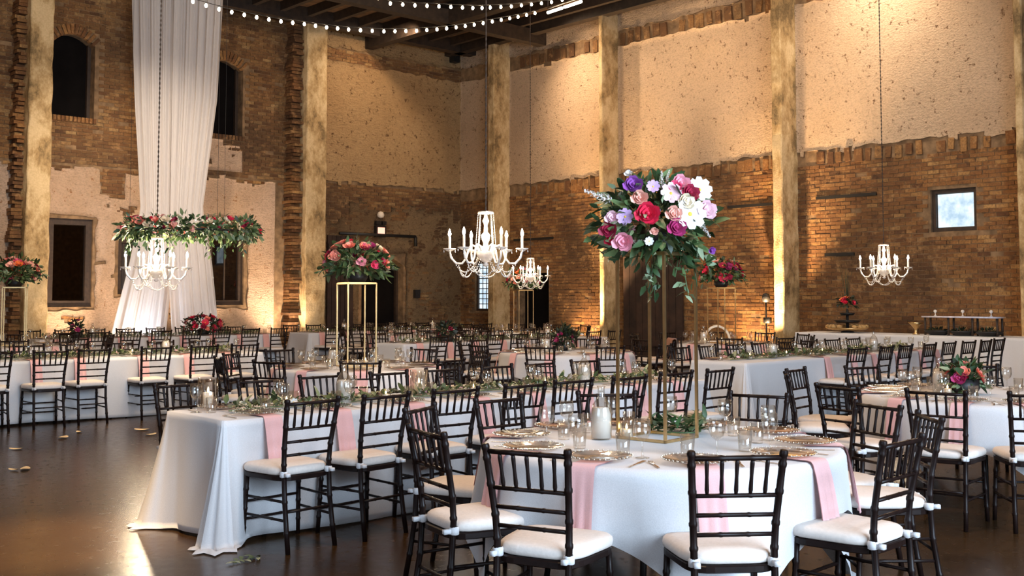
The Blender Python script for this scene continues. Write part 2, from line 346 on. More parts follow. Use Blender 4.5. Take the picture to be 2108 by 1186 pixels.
def wall_base(name, fn, u0, u1, H, label, depth=0.4):
    us = sorted({u0, u1, *[v for h in H.values() for v in h[:2]]}); zs = sorted({0.0, CEIL, *[max(0, v) for h in H.values() for v in h[2:]]})
    b = MB()
    for i in range(len(us) - 1):
        for j in range(len(zs) - 1):
            if inhole(H, (us[i] + us[i + 1]) / 2, (zs[j] + zs[j + 1]) / 2): continue
            b.add([fn(us[i], zs[j], 0), fn(us[i + 1], zs[j], 0), fn(us[i + 1], zs[j + 1], 0), fn(us[i], zs[j + 1], 0)], [(0, 1, 2, 3)])
    for h in H.values():
        a0, a1, c0, c1 = h
        for q in ((a0, c0, a0, c1), (a1, c0, a1, c1), (a0, c1, a1, c1), (a0, c0, a1, c0)):
            b.add([fn(q[0], q[1], 0), fn(q[2], q[3], 0), fn(q[2], q[3], -depth), fn(q[0], q[1], -depth)], [(0, 1, 2, 3)])
        b.add([fn(a0, c0, -depth), fn(a1, c0, -depth), fn(a1, c1, -depth), fn(a0, c1, -depth)], [(0, 1, 2, 3)])
    o = link(name, b.mesh(name, M['mortar'], False)); tag(o, label, 'wall', kind='structure'); return o
wallL = wall_base('wall_left', WLm, X0, XR + .3, HL, 'tall brick and plaster wall with arched windows behind the white drape')
wallR = wall_base('wall_right', WRm, Y0, YL + .3, HR, 'tall wall with cream plaster panels above orange brick')
# rear walls, with tall window openings behind the camera
def rear(name, fn, u0, u1, ops, label):
    b = MB(); prev = u0
    for a, c in ops:
        b.mbox(fn, prev, a, 0, CEIL, -.3, 0); b.mbox(fn, a, c, 0, .9, -.3, 0); b.mbox(fn, a, c, 5.4, CEIL, -.3, 0); prev = c
    b.mbox(fn, prev, u1, 0, CEIL, -.3, 0)
    tag(link(name, b.mesh(name, M['mortar'], False)), label, 'wall', kind='structure')
rear('wall_rear', lambda u, z, d: (X0 + d, u, z), Y0, YL, [(-.8, 4.8)], 'brick wall behind the viewer with a wide tall window')
rear('wall_front', lambda u, z, d: (u, Y0 + d, z), X0, XR, [(0, 7)], 'brick wall to the right of the viewer with a wide tall window')

# ---- plaster sheets with ragged edges
def sheet(name, fn, u0, u1, z0, z1, cell, d, mat, parent, inside, seed=0, bumpy=0.012):
    nu = max(1, round((u1 - u0) / cell)); nz = max(1, round((z1 - z0) / cell)); du = (u1 - u0) / nu; dz = (z1 - z0) / nz
    b = MB(); idx = {}
    def vert(i, j, back=0):
        k = (i, j, back)
        if k not in idx:
            u = u0 + i * du; z = z0 + j * dz; q = noise.noise_vector(Vector((u * 4.1 + seed, z * 4.1, back * 0)))
            ju = q.x * cell * .7 if 0 < i < nu else 0; jz = q.y * cell * .7 if 0 < j < nz else 0
            dd = -0.01 if back else d + bumpy * noise.noise(Vector((u * 2.3, z * 2.3, seed))) + bumpy * .5 * noise.noise(Vector((u * 9, z * 9, seed)))
            idx[k] = len(b.v); b.v.append(fn(u + ju, z + jz, dd))
        return idx[k]
    cells = [[inside(u0 + (i + .5) * du, z0 + (j + .5) * dz) for j in range(nz)] for i in range(nu)]
    g = lambda i, j: 0 <= i < nu and 0 <= j < nz and cells[i][j]
    for i in range(nu):
        for j in range(nz):
            if not cells[i][j]: continue
            b.f.append((vert(i, j), vert(i + 1, j), vert(i + 1, j + 1), vert(i, j + 1)))
            for (p, q, n_) in (((i, j), (i + 1, j), (i, j - 1)), ((i + 1, j), (i + 1, j + 1), (i + 1, j)), ((i + 1, j + 1), (i, j + 1), (i, j + 1)), ((i, j + 1), (i, j), (i - 1, j))):
                if not g(*n_): b.f.append((vert(*p), vert(*q), vert(*q, 1), vert(*p, 1)))
    return link(name, b.mesh(name, mat), parent)
def rag(u, s, a): return a * noise.noise(Vector((u * 1.3, s, 0))) + a * .5 * noise.noise(Vector((u * 5, s, 3)))
PL = [(wr(b_, 400)[0], wr(a_, 400, XR - .58)[0]) for a_, b_ in ((1004, 1050), (1233, 1275), (1590, 1643), (2094, 2140))]; PIL = [(a_ + b_) / 2 for a_, b_ in PL]      # pilasters on the right wall (Y)
for k, (a, c) in enumerate(((PL[0][1], YL), (PL[1][1], PL[0][0]), (PL[2][1], PL[1][0]), (PL[3][1], PL[2][0]), (3.5, PL[3][0]))):
    m = M['plaster']; 
    sheet('plaster_panel', WRm, a, c, ZB - .15, ZT0 + .1, .09, .03, m, wallR, lambda u, z, k=k: ZB + rag(u, k, .06) < z < ZT0 + rag(u, k + 9, .07), k)
    sheet('plaster_panel', WRm, a, c, ZT1 - .1, CEIL, .12, .03, m, wallR, lambda u, z, k=k: z > ZT1 + rag(u, k + 20, .06), k)
XA = 13.75     # where the plaster bay painted in shaded tan begins on the left wall
sheet('plaster_panel', WLm, XA, XR, ZB - .15, ZT0 + .1, .09, .03, M['plaster_shaded'], wallL, lambda u, z: ZB + rag(u, 31, .07) < z < ZT0 + rag(u, 32, .06), 40)
sheet('plaster_panel', WLm, XA, XR, ZT1 - .1, CEIL, .12, .03, M['plaster_shaded'], wallL, lambda u, z: z > ZT1 + rag(u, 33, .05), 41)
sheet('plaster_panel', WLm, XA, XR, 0, 4.1, .10, .02, M['plaster_low'], wallL, lambda u, z: z < 3.92 + rag(u, 34, .2) and not inhole(HL, u, z, .06) and noise.noise(Vector((u * .9, z * .9, 5))) < .42, 42, .02)
def pinkin(u, z):
    if inhole(HL, u, z, .07): return False
    top = 4.28 + rag(u, 51, .16) - (.55 if 9.0 < u < 11.2 and noise.noise(Vector((u * 2, 0, 7))) > -.1 else 0)
    if z > top: return False
    q = noise.noise(Vector((u * .8, z * 1.5, 8))) + .5 * noise.noise(Vector((u * 2.2, z * 6, 2)))
    return q < .52
sheet('plaster_panel', WLm, 6.0, 13.3, 0, 4.6, .07, .025, M['plaster_pink'], wallL, pinkin, 43)
ua, ub = wl(418, 300)[0], wl(498, 300)[0]; za, zb = wl(460, 352)[1], wl(460, 288)[1]
sheet('plaster_panel', WLm, ua, ub, za, zb, .07, .025, M['plaster_pink'], wallL, lambda u, z: noise.noise(Vector((u * 3, z * 3, 1))) < .4, 44)

# ---- bricks
BW, BH, MG = .215, .066, .012
def brickmesh(w, h, mat):
    b = MB(); b.box((-w / 2, -.03, -h / 2), (w / 2, .03, h / 2)); return b.mesh('brick', mat, False)
def field(fn, parent, u0, u1, z0, z1, keep, mats, one_rank=None, n_one=300, rotz=0.0):
    rows = int((z1 - z0) / (BH + MG)); items = []
    for r in range(rows):
        z = z0 + (r + .5) * (BH + MG); u = u0 - (r % 2) * BW / 2
        while u < u1:
            uc = u + BW / 2
            if u0 < uc < u1 and keep(uc, z): items.append((uc, z))
            u += BW + MG
    singles = set()
    if one_rank:
        singles = set(sorted([it for it in items if one_rank(*it)], key=lambda it: (Vector(fn(it[0], it[1], 0)) - Vector((0, 0, CAMZ))).length)[:n_one])
    b = MB(); vals = []
    me = brickmesh(BW, BH, mats[1])
    for it in items:
        u, z = it; pr = random.uniform(.006, .022); ju = random.uniform(-.006, .006); jz = random.uniform(-.005, .005)
        if it in singles:
            link('brick', me, parent, fn(u + ju, z + jz, pr - .03), (0, random.uniform(-.02, .02), rotz)); continue
        b.mbox(fn, u - BW / 2 + ju, u + BW / 2 + ju, z - BH / 2 + jz, z + BH / 2 + jz, -.02, pr); vals += [random.random()] * 8
    m = b.mesh('brick_field', mats[0], False); a = m.attributes.new('bval', 'FLOAT', 'POINT'); a.data.foreach_set('value', vals)
    tag(link('brick_field', m, parent), None, kind='stuff')
field(WRm, wallR, 5.0, YL - .05, 0, ZB - .25, lambda u, z: not inhole(HR, u, z, .1) and random.random() > .012, (M['brick'], M['brick_one']),
      lambda u, z: 1.15 < z < 4.2 and u < 13.5, 300, PI / 2)
field(WLm, wallL, 6.0, XA, ZB - .1, CEIL, lambda u, z: not inhole(HL, u, z, .1) and random.random() > .02, (M['brick_dark'], M['brick_dark_one']),
      lambda u, z: z < 6.6, 300)
field(WLm, wallL, 6.0, XA, 0.9, ZB - .1, lambda u, z: not inhole(HL, u, z, .1) and not pinkin(u, z), (M['brick'], M['brick_one']))
field(WLm, wallL, XA, XR, 3.5, ZB, lambda u, z: True, (M['brick_dark'], M['brick_dark_one']))
field(WLm, wallL, XA, XR, 0.9, 3.5, lambda u, z: not inhole(HL, u, z, .1), (M['brick_dark'], M['brick_dark_one']))
field(WLm, wallL, XA, XR, ZT0 - .05, ZT1 + .05, lambda u, z: True, (M['brick_dark'], M['brick_dark_one']))
# soldier courses: upright blocks with open joints under the plaster panels and in the band above
def soldier(fn, parent, u0, u1, z0, z1, w, mat, rz, skip=.1, dmax=.05):
    b = MB(); b.box((-w * .36, -.05, -(z1 - z0) / 2), (w * .36, .05, (z1 - z0) / 2)); me = b.mesh('brick', mat, False)
    u = u0 + w / 2
    while u < u1 - w / 2:
        if random.random() > skip:
            link('brick', me, parent, fn(u + random.uniform(-.02, .02), (z0 + z1) / 2 + random.uniform(-.03, .03), random.uniform(-.03, dmax - .03)), (random.uniform(-.03, .03), random.uniform(-.09, .09), rz), (random.uniform(.7, 1.15), 1, random.uniform(.8, 1.1)))
        u += w
for a, c in ((PL[1][1], PL[0][0]), (PL[2][1], PL[1][0]), (PL[3][1], PL[2][0]), (5.5, PL[3][0])):
    soldier(WRm, wallR, a, c, ZB - .27, ZB - .02, .21, M['brick_one'], PI / 2)
    soldier(WRm, wallR, a, c, ZT0 + .03, ZT1 - .02, .26, M['brick_dark_one'], PI / 2, .08)
# ---- windows and doors of the left wall
def arch_fill(fn, h, rise, d0, d1):
    b = MB(); n = 12; a0, a1, c0, c1 = h; pts = []
    for i in range(n + 1):
        t = i / n; pts.append((a0 + (a1 - a0) * t, c1 - rise * (2 * t - 1) ** 2))
    for i in range(n):
        (ua_, za_), (ub_, zb_) = pts[i], pts[i + 1]
        P = [fn(ua_, za_, d1), fn(ub_, zb_, d1), fn(ub_, c1 + .005, d1), fn(ua_, c1 + .005, d1), fn(ua_, za_, d0), fn(ub_, zb_, d0)]
        b.add(P, [(0, 1, 2, 3), (0, 1, 5, 4)])
    return b, pts
def arched(name, fn, h, rise, parent, rz, board, label, cat, arch_bricks=True):
    root = empty(name, fn((h[0] + h[1]) / 2, h[2], -.3)); tag(root, label, cat, kind='structure'); ox = Vector(root.location)
    def part(nm, b, mat, par=root):
        b.v = [tuple(Vector(v) - ox) for v in b.v]; return link(nm, b.mesh(nm, mat, False), par)
    b, pts = arch_fill(fn, h, rise, -.35, .012); part('arch_infill', b, M['mortar'])
    b = MB(); b.mbox(fn, h[0], h[1], h[2], h[3], -.37, -.33); part('panel', b, board)
    b = MB()
    b.mbox(fn, h[0], h[0] + .07, h[2], h[3], -.34, -.24); b.mbox(fn, h[1] - .07, h[1], h[2], h[3], -.34, -.24); part('side_frame', b, M['frame'])
    if arch_bricks:
        me = bpy.data.meshes.get('arch_brick')
        if not me:
            q = MB(); q.box((-.032, -.05, -.105), (.032, .05, .105)); me = q.mesh('arch_brick', M['brick_one'], False)
        n = max(6, int((h[1] - h[0]) / .08))
        for i in range(n + 1):
            t = i / n; u = h[0] + (h[1] - h[0]) * t; z = h[3] - rise * (2 * t - 1) ** 2 + .09; sl = -math.atan(rise * 4 * (2 * t - 1) / (h[1] - h[0]))
            p = Vector(fn(u, z, .0)) - ox
            link('brick', me, root, p, (0, -sl if rz == 0 else 0, rz))
        for i in range(n + 1):
            t = i / n; p = Vector(fn(h[0] + (h[1] - h[0]) * t, h[2] - .05, .02)) - ox; link('brick', me, root, p, (0, 0, rz), (1, 1, .5))
    return root
arched('window_1', WLm, HL['w1'], .22, wallL, 0, M['void'], 'black arched upper window left of the drape', 'window')
arched('window_2', WLm, HL['w2'], .20, wallL, 0, M['void'], 'black arched upper window right of the drape', 'window')
def framed(name, fn, h, label, cols=1, rows=1, pane='pane', fr=.09, mun=.03, door=False):
    root = empty(name, fn((h[0] + h[1]) / 2, h[2], -.12)); tag(root, label, 'window', kind='structure'); ox = Vector(root.location)
    def part(nm, b, mat):
        b.v = [tuple(Vector(v) - ox) for v in b.v]; return link(nm, b.mesh(nm, mat, False), root)
    a0, a1, c0, c1 = h
    for nm, q in (('window_frame', (a0, a0 + fr, c0, c1)), ('window_frame', (a1 - fr, a1, c0, c1)), ('window_frame', (a0 + fr, a1 - fr, c1 - fr, c1)), ('window_sill', (a0 + fr, a1 - fr, c0, c0 + fr))):
        b = MB(); b.mbox(fn, *q, -.16, -.06); part(nm, b, M['frame'])
    ia0, ia1, ic0, ic1 = a0 + fr, a1 - fr, c0 + fr, c1 - fr
    for i in range(cols):
        for j in range(rows):
            b = MB(); b.mbox(fn, ia0 + (ia1 - ia0) * i / cols + mun / 2, ia0 + (ia1 - ia0) * (i + 1) / cols - mun / 2, ic0 + (ic1 - ic0) * j / rows + mun / 2, ic0 + (ic1 - ic0) * (j + 1) / rows - mun / 2, -.125, -.115)
            part('pane', b, M[pane])
    b = MB()
    for i in range(1, cols): u = ia0 + (ia1 - ia0) * i / cols; b.mbox(fn, u - mun / 2, u + mun / 2, ic0, ic1, -.14, -.1)
    for j in range(1, rows): z = ic0 + (ic1 - ic0) * j / rows; b.mbox(fn, ia0, ia1, z - mun / 2, z + mun / 2, -.14, -.1)
    if b.v: part('muntin', b, M['frame'] if pane == 'pane' else M['steel'])
    return root
framed('window_3', WLm, HL['w3'], 'dark glazed lower window with timber frame at far left', 1, 1, fr=.13)
framed('window_4', WLm, HL['w4'], 'narrow dim lower window half behind the left of the drape', 1, 1)
framed('window_5', WLm, HL['w5'], 'dark glazed lower window right of the drape', 2, 1, fr=.11)
framed('window_6', WRm, HR['w6'], 'narrow daylit window with small panes by the room corner', 4, 9, 'daypane', .05, .022)
framed('window_7', WRm, HR['w7'], 'small square daylit window high on the right brick wall', 1, 1, 'daypane', .07)
arched('door_1', WLm, HL['d1'], .25, wallL, 0, M['void'], 'black arched doorway under the sliding rail', 'door', False)  # black panel stands in for the dark inside the opening
b = MB(); b.mbox(WRm, HR['d3'][0], HR['d3'][1], 0, HR['d3'][3], -.38, -.3)  # black slab painted in place of the unlit depth of the doorway
d3 = tag(link('door_3', b.mesh('door_3', M['void'], False)), 'black doorway in the brick wall below the far chandelier', 'door', kind='structure')
# sliding barn doors built of planks
def barn(name, fn, u0, u1, z1, label, d=.08, n=6):
    root = empty(name, fn((u0 + u1) / 2, 0, d)); tag(root, label, 'door', kind='structure'); ox = Vector(root.location)
    for i in range(n):
        b = MB(); a = u0 + (u1 - u0) * i / n; c = u0 + (u1 - u0) * (i + 1) / n; b.mbox(fn, a + .006, c - .006, .03, z1, d, d + .045)
        b.v = [tuple(Vector(v) - ox) for v in b.v]; link('plank', b.mesh('plank', M['barn'], False), root)
    for z in (.4, z1 - .35):
        b = MB(); b.mbox(fn, u0 + .02, u1 - .02, z, z + .14, d + .045, d + .075); b.v = [tuple(Vector(v) - ox) for v in b.v]; link('crossbar', b.mesh('crossbar', M['barn'], False), root)
    return root
zt = wl(700, 486)[1]
barn('door_2', WLm, wl(668, 600)[0], wl(722, 600)[0], zt, 'dark brown sliding plank door left of the arched doorway')
barn('door_4', WRm, wr(1412, 600)[0], wr(1290, 600)[0], wr(1350, 480)[1], 'dark rusty sliding plank door behind the tall foreground bouquet', n=9)
pa, pb = wl(690, 490), wl(846, 512)
b = MB(); b.tube([WLm(pa[0], zt + .06, .2), WLm(pb[0], zt + .06, .2)], .04, 8)
for u in (pa[0] + .2, pb[0] - .1): b.tube([WLm(u, zt + .06, 0), WLm(u, zt + .06, .2)], .025, 6)
b.tube([WLm(pb[0], zt + .06, .2), WLm(pb[0], zt - .2, .2)], .045, 6)
tag(link('sliding_rail', b.mesh('sliding_rail', M['black'])), 'black iron sliding door rail above the arched doorway', 'rail')
# pilasters and columns
def pillar(name, x0, x1, y0, y1, label, amp=.02, parent=None):
    b = MB(); nz = 80; r = .02; n = 6
    xs = [x0 + r + (x1 - x0 - 2 * r) * i / n for i in range(n + 1)]; ys = [y0 + r + (y1 - y0 - 2 * r) * i / n for i in range(n + 1)]
    per = [(x, y0) for x in xs] + [(x1, y) for y in ys] + [(x, y1) for x in xs[::-1]] + [(x0, y) for y in ys[::-1]]
    rg = []
    for k in range(nz + 1):
        z = CEIL * k / nz; rg.append([wobble((x, y, z), amp, 3.6) if 0 < k < nz else (x, y, z) for x, y in per])
    b.rings(rg); o = link(name, b.mesh(name, M['concrete'], False)); tag(o, label, 'column', kind='structure'); return o
for (pl, pr), lb in zip(((1004, 1050), (1233, 1275), (1590, 1643), (2094, 2140)), ('concrete pilaster beside the narrow corner window', 'concrete pilaster between the corner bay and the rusty door', 'concrete pilaster with the brightest uplight, left of the right-hand chandelier', 'concrete pilaster at the right edge')):
    pillar('trim_1', XR - .58, XR + .1, wr(pr, 400)[0], wr(pl, 400, XR - .58)[0], lb, .014)
pillar('trim_2', wl(55, 400, YL - .6)[0], wl(104, 400, YL - .6)[0], YL - .6, YL + .1, 'stained concrete column at far left beside the dark lower window', .025)
pillar('trim_2', wl(630, 400, YL - .55)[0], wl(672, 400, YL - .55)[0], YL - .55, YL + .1, 'peeling concrete column right of the drape', .025)
# toothed brick piers left of the columns
for uc, z1, lb in ((wl(28, 400)[0], CEIL, 'toothed rough brick pier at far left edge'), (wl(592, 500)[0], CEIL, 'toothed rough brick pier beside the peeling column')):
    b = MB(); vals = []; z = 0.0
    while z < z1:
        w = random.choice((.16, .22, .27)); d = random.uniform(.25, .42); s = random.uniform(-.04, .04)
        b.mbox(WLm, uc - w / 2 + s, uc + .16, z, z + BH, 0, d); vals += [random.random()] * 8; z += BH + MG
    m = b.mesh('brick_pier', M['brick'], False); a = m.attributes.new('bval', 'FLOAT', 'POINT'); a.data.foreach_set('value', vals)
    tag(link('brick_pier', m), lb, 'brick pier', kind='structure')

# ================================================================== CHAIRS
def lerp_path(pts, z):
    for (a, b_) in zip(pts, pts[1:]):
        if a[2] <= z <= b_[2]:
            t = (z - a[2]) / (b_[2] - a[2]); return Vector(a).lerp(Vector(b_), t)
    return Vector(pts[-1])
POST = [(.172, -.245, 0), (.166, -.205, .22), (.163, -.178, .45), (.170, -.192, .62), (.190, -.248, .918)]
FLEG = [(.205, .195, 0), (.192, .172, .43)]
def turned(path_fn, z0, z1, r, nodes, n):
    zs = [z0, z1]
    for q in nodes: zs += [q - .012, q - .005, q + .005, q + .012]
    zs = sorted(zs); P = [path_fn(z) for z in zs]
    R_ = [r * 1.2 if any(abs(abs(z - q) - .005) < 1e-6 for q in nodes) else r for z in zs]
    return P, R_
def Vmul(s, p): return Vector((s * p.x, p.y, p.z))
def mk_post(s, n=8, simple_=False):
    b = MB(); f = lambda z: Vmul(s, lerp_path(POST, z)); nodes = (.12, .30, .52, .62, .75, .86, .905)
    if simple_: b.tube([f(z) for z in (0, .22, .45, .62, .918)], .0155, n)
    else: P, R_ = turned(f, 0, .918, .0155, nodes, n); b.tube(P, R_, n)
    return b
def mk_fleg(s, n=8, simple_=False):
    b = MB(); f = lambda z: Vmul(s, lerp_path(FLEG, z))
    if simple_: b.tube([f(0), f(.43)], .015, n)
    else: P, R_ = turned(f, 0, .43, .0145, (.1, .22, .34), n); b.tube(P, R_, n)
    return b
def bar(a, c, r, n=6, knots=True):
    b = MB(); a = Vector(a); c = Vector(c)
    if knots: ts = [0, .3, .33, .36, .64, .67, .70, 1]; rs = [r, r, r * 1.22, r, r, r * 1.22, r, r]
    else: ts = [0, 1]; rs = [r, r]
    b.tube([a.lerp(c, t) for t in ts], rs, n); return b
def rail(z, r, knots=True, n=6):
    p = lerp_path(POST, z); return bar((-p.x, p.y, z), (p.x, p.y, z), r, n, knots)
def pad_poly(fw, bw, y0, y1, rr, n=5):
    c = [(-bw / 2, y0), (bw / 2, y0), (fw / 2, y1), (-fw / 2, y1)]; P = []
    for i in range(4):
        p = Vector(c[i]); a = (Vector(c[i - 1]) - p).normalized(); d = (Vector(c[(i + 1) % 4]) - p).normalized()
        for k in range(n + 1):
            t = k / n; q = (p + a * rr * (1 - t) ** 2) + d * rr * t ** 2; P.append(q)
    return P
def pad(poly, layers):
    b = MB(); cx = sum(p.x for p in poly) / len(poly); cy = sum(p.y for p in poly) / len(poly)
    b.rings([[((p.x - cx) * s + cx, (p.y - cy) * s + cy, z) for p in poly] for s, z in layers]); return b
RAILS = (.888, .735, .655, .575)
def spindle(i, n=6, knots=True):
    t = (i + 1) / 6 * 2 - 1; p0 = lerp_path(POST, RAILS[1]); p1 = lerp_path(POST, RAILS[0])
    b = MB(); a = Vector((t * p0.x, p0.y, RAILS[1])); c = Vector((t * p1.x, p1.y, RAILS[0]))
    if knots: b.tube([a, a.lerp(c, .15), a.lerp(c, .5), a.lerp(c, .85), c], [.006, .0095, .0075, .0095, .006], n)
    else: b.tube([a, c], .0085, n)
    return b
def stretchers(knots=True, n=6):
    out = []
    for s in (-1, 1):
        for z in (.30, .19):
            a = Vmul(s, lerp_path(FLEG, z)); c = Vmul(s, lerp_path(POST, z)); out.append(bar(a, c, .0085, n, knots))
    for z in (.265, .155):
        a = lerp_path(FLEG, z); out.append(bar((-a.x, a.y, z), (a.x, a.y, z), .0085, n, knots))
    for z in (.24,):
        a = lerp_path(POST, z); out.append(bar((-a.x, a.y, z), (a.x, a.y, z), .0085, n, knots))
    return out
SEATP = pad_poly(.445, .365, -.195, .215, .10); CUSHP = pad_poly(.455, .375, -.185, .228, .12)
b_seat = pad(SEATP, [(.96, .42), (1, .425), (1, .448), (.97, .453)])
b_cush = pad(CUSHP, [(.95, .454), (1.0, .460), (1.015, .475), (1.0, .492), (.95, .502), (.78, .509), (.4, .512)])
def tie(s):
    p = Vmul(s, lerp_path(POST, .465)); b = MB(); b.lathe([(.017, -.02), (.024, -.016), (.025, .012), (.018, .018)], 8, p)
    b.box((p.x - .012 - .0, p.y - .055, p.z - .012), (p.x + .012, p.y - .02, p.z + .008)); return b
W = M['wood']
def full_spec():
    S = [('back_post', mk_post(-1).mesh('back_post', W)), ('back_post', mk_post(1).mesh('back_post', W)),
         ('leg', mk_fleg(-1).mesh('leg', W)), ('leg', mk_fleg(1).mesh('leg', W)),
         ('seat', b_seat.mesh('seat', W, False)), ('cushion', b_cush.mesh('cushion', M['cushion']), [('tie', tie(s).mesh('tie', M['cloth'])) for s in (-1, 1)])]
    S += [('back_rail', rail(z, .0115 if i == 0 else .0095).mesh('back_rail', W)) for i, z in enumerate(RAILS)]
    S += [('spindle', spindle(i).mesh('spindle', W)) for i in range(5)]
    S += [('stretcher', q.mesh('stretcher', W)) for q in stretchers()]
    return S
def far_spec():
    back = MB(); base = MB()
    for s in (-1, 1):
        q = mk_post(s, 5, True); back.add(q.v, q.f); q = mk_fleg(s, 5, True); base.add(q.v, q.f)
    for i, z in enumerate(RAILS): q = rail(z, .0115, False, 5); back.add(q.v, q.f)
    for i in range(5): q = spindle(i, 4, False); back.add(q.v, q.f)
    for q in stretchers(False, 4): base.add(q.v, q.f)
    return [('backrest', back.mesh('backrest', W)), ('base_frame', base.mesh('base_frame', W)), ('seat', b_seat.mesh('seat_far', W, False)), ('cushion', b_cush.mesh('cushion_far', M['cushion']))]
CH_FULL, CH_FAR = full_spec(), far_spec()
def chair(p, rz, where, group):
    far = Vector((p[0], p[1])).length > 15.5
    inst('banquet_chair', CH_FAR if far else CH_FULL, (p[0], p[1], 0), rz, 'dark wooden spindle-back chair, ' + where, 'chair', group)

# ================================================================== TABLEWARE specs
b = MB(); b.lathe([(0.001, .004), (.085, .004), (.10, .007), (.152, .017), (.158, .018), (.156, .014), (.10, .002), (0.001, .0)], 28); PL_body = b.mesh('plate', M['plate'])
b = MB()
for i in range(40):
    t = 2 * PI * i / 40; b.lathe([(.0008, -.0038), (.0038, 0), (.0008, .0038)], 5, (.158 * math.cos(t), .158 * math.sin(t), .019))
PL_rim = b.mesh('rim', M['champagne'])
b = MB(); b.lathe([(0.001, 0), (.034, .001), (.033, .004), (.008, .008), (.0045, .02), (.0045, .075), (.010, .085), (.030, .10), (.040, .125), (.041, .15), (.036, .185), (.0345, .185), (.039, .15), (.037, .126), (.028, .103), (.001, .09)], 18); WG = b.mesh('wine_glass', M['glass'])
b = MB(); b.lathe([(0.001, 0), (.030, 0), (.032, .01), (.037, .105), (.035, .105), (.030, .014), (.001, .012)], 16); TG = b.mesh('water_glass', M['glass'])
def cutlery(fork):
    b = MB(); b.box((-.005, -.10, 0), (.005, .02, .003))
    if fork:
        b.box((-.011, .02, .001), (.011, .045, .005))
        for k in (-1, 0, 1): b.box((k * .008 - .002, .045, .002), (k * .008 + .002, .085, .006))
    else: b.box((-.008, .02, 0), (.010, .11, .0025))
    return b.mesh('fork' if fork else 'knife', M['silver'], False)
FK, KN = cutlery(True), cutlery(False)
def napkin_mesh(w=.135, hang=.33, inn=.20, seed=0, out=.066):
    b = MB(); rows = []
    prof = [(inn, .006), (inn * .5, .006), (.02, .006), (.004, .004), (-.006, -.006), (-.013, -.03)] + [(-.013 - (out - .013) * (k / 7) ** .8, -.03 - (hang - .03) * k / 7) for k in range(1, 8)]
    nx = 8
    for k, (y, z) in enumerate(prof):
        tt = max(0, -z / hang)
        rows.append([(-w / 2 + w * i / nx + .012 * tt * math.sin(seed + 2), y - .009 * tt * math.sin(i * 1.9 + seed) , z + (.012 * math.sin(seed * 3 + i * .5) if k == len(prof) - 1 else 0)) for i in range(nx + 1)])
    for lay, dy in ((0, 0), (1, .0035)):
        o = len(b.v)
        for r in rows:
            for (x, y, z) in r: b.v.append((x, y - dy * (0 if z > 0 else 1), z + (dy if z > 0 else 0)))
        for k in range(len(rows) - 1):
            for i in range(nx): q = o + k * (nx + 1) + i; b.f.append((q, q + 1, q + nx + 2, q + nx + 1))
    return b.mesh('napkin', M['napkin'])
NAPK = [napkin_mesh(seed=s, hang=h, w=w) for s, h, w in ((0, .33, .13), (1.3, .31, .14), (2.9, .34, .125), (4.1, .30, .135))]
TZ = .765
def setting(edge, inward, where, tname, near, zt=TZ, lng=False):
    """place setting at table edge point, inward = unit vector to the table middle"""
    rz = math.atan2(inward.y, inward.x) - PI / 2; side = Vector((inward.y, -inward.x, 0)); e = Vector((edge[0], edge[1], zt))
    def put(nm, me, din, ds, dz, lab, cat, grp, r=0.0):
        p = e + inward * din + side * ds; o = link(nm, me, None, (p.x, p.y, zt + dz), (0, 0, rz + r)); tag(o, lab, cat, grp); return o
    jr = lambda a: random.uniform(-a, a)
    put('napkin', random.choice(NAPK), 0, jr(.03), 0, 'pink napkin over table edge, ' + where, 'napkin', 'pink napkins at ' + tname, jr(.04))
    p = e + inward * (.168 if lng else .19)
    en = inst('charger_plate', [('plate', PL_body, [('rim', PL_rim)])] if near else [('plate', PL_body)], (p.x, p.y, zt + .010), rz, 'gold-rimmed glass charger plate, ' + where, 'plate', 'charger plates at ' + tname)
    put('wine_glass', WG, (.25 if lng else .37) + jr(.02), (.225 if lng else .15) + jr(.015), .002, 'stemmed wine glass, ' + where, 'wine glass', 'wine glasses at ' + tname)
    put('water_glass', TG, (.315 if lng else .425) + jr(.012), (.15 if lng else .03) + jr(.015), .002, 'straight water glass, ' + where, 'water glass', 'water glasses at ' + tname)
    if near:
        put('fork', FK, .17, -.20, .002, 'slim metal fork, ' + where, 'fork', 'forks at ' + tname, jr(.15))
        put('knife', KN, .17, .20, .002, 'slim metal knife, ' + where, 'knife', 'knives at ' + tname, jr(.15))

# ================================================================== TABLES
RT = .93
def round_cloth(seed, a=2.46):
    b = MB(); nt_ = 144; R = RT + .005; prof = []
    rows = [(.02 * R, 'd'), (.5 * R, 'd'), (.96 * R, 'd')]
    nd = 16
    rings = [[(r * math.cos(2 * PI * i / nt_), r * math.sin(2 * PI * i / nt_), TZ) for i in range(nt_)] for r, _ in rows]
    for k in range(nd + 1):
        t = k / nd; ring = []
        for i in range(nt_):
            th = 2 * PI * i / nt_; m4 = max(abs(math.cos(th)), abs(math.sin(th))); c = (1 / m4 - 1) / (math.sqrt(2) - 1)
            drop = (a / 2) / m4 - R + .03 * math.sin(3 * th + seed); L_ = drop * t
            fold = (.028 + .05 * c) * math.sin(9 * th + 1.7 * math.sin(2 * th + seed) + seed) + .02 * math.sin(17 * th + seed * 2)
            if L_ < .03: ang = L_ / .03 * PI / 2; rr = R - .02 + .02 * math.sin(ang); z = TZ - .02 * (1 - math.cos(ang))
            else:
                h = L_ - .01; zz = TZ - h; over = 0
                if zz < .008: over = .008 - zz; zz = .008 + .01 * abs(math.sin(5 * th + seed)) * min(1, over * 8)
                rr = R + .006 + .05 * h * (1 + c) + max(-.5 * h * .12, fold * min(1, (h / .47) ** 1.4)) + over * .8; z = zz
            ring.append((rr * math.cos(th), rr * math.sin(th), z))
        rings.append(ring)
    b.rings(rings, False, True); return b.mesh('tablecloth', M['cloth'])
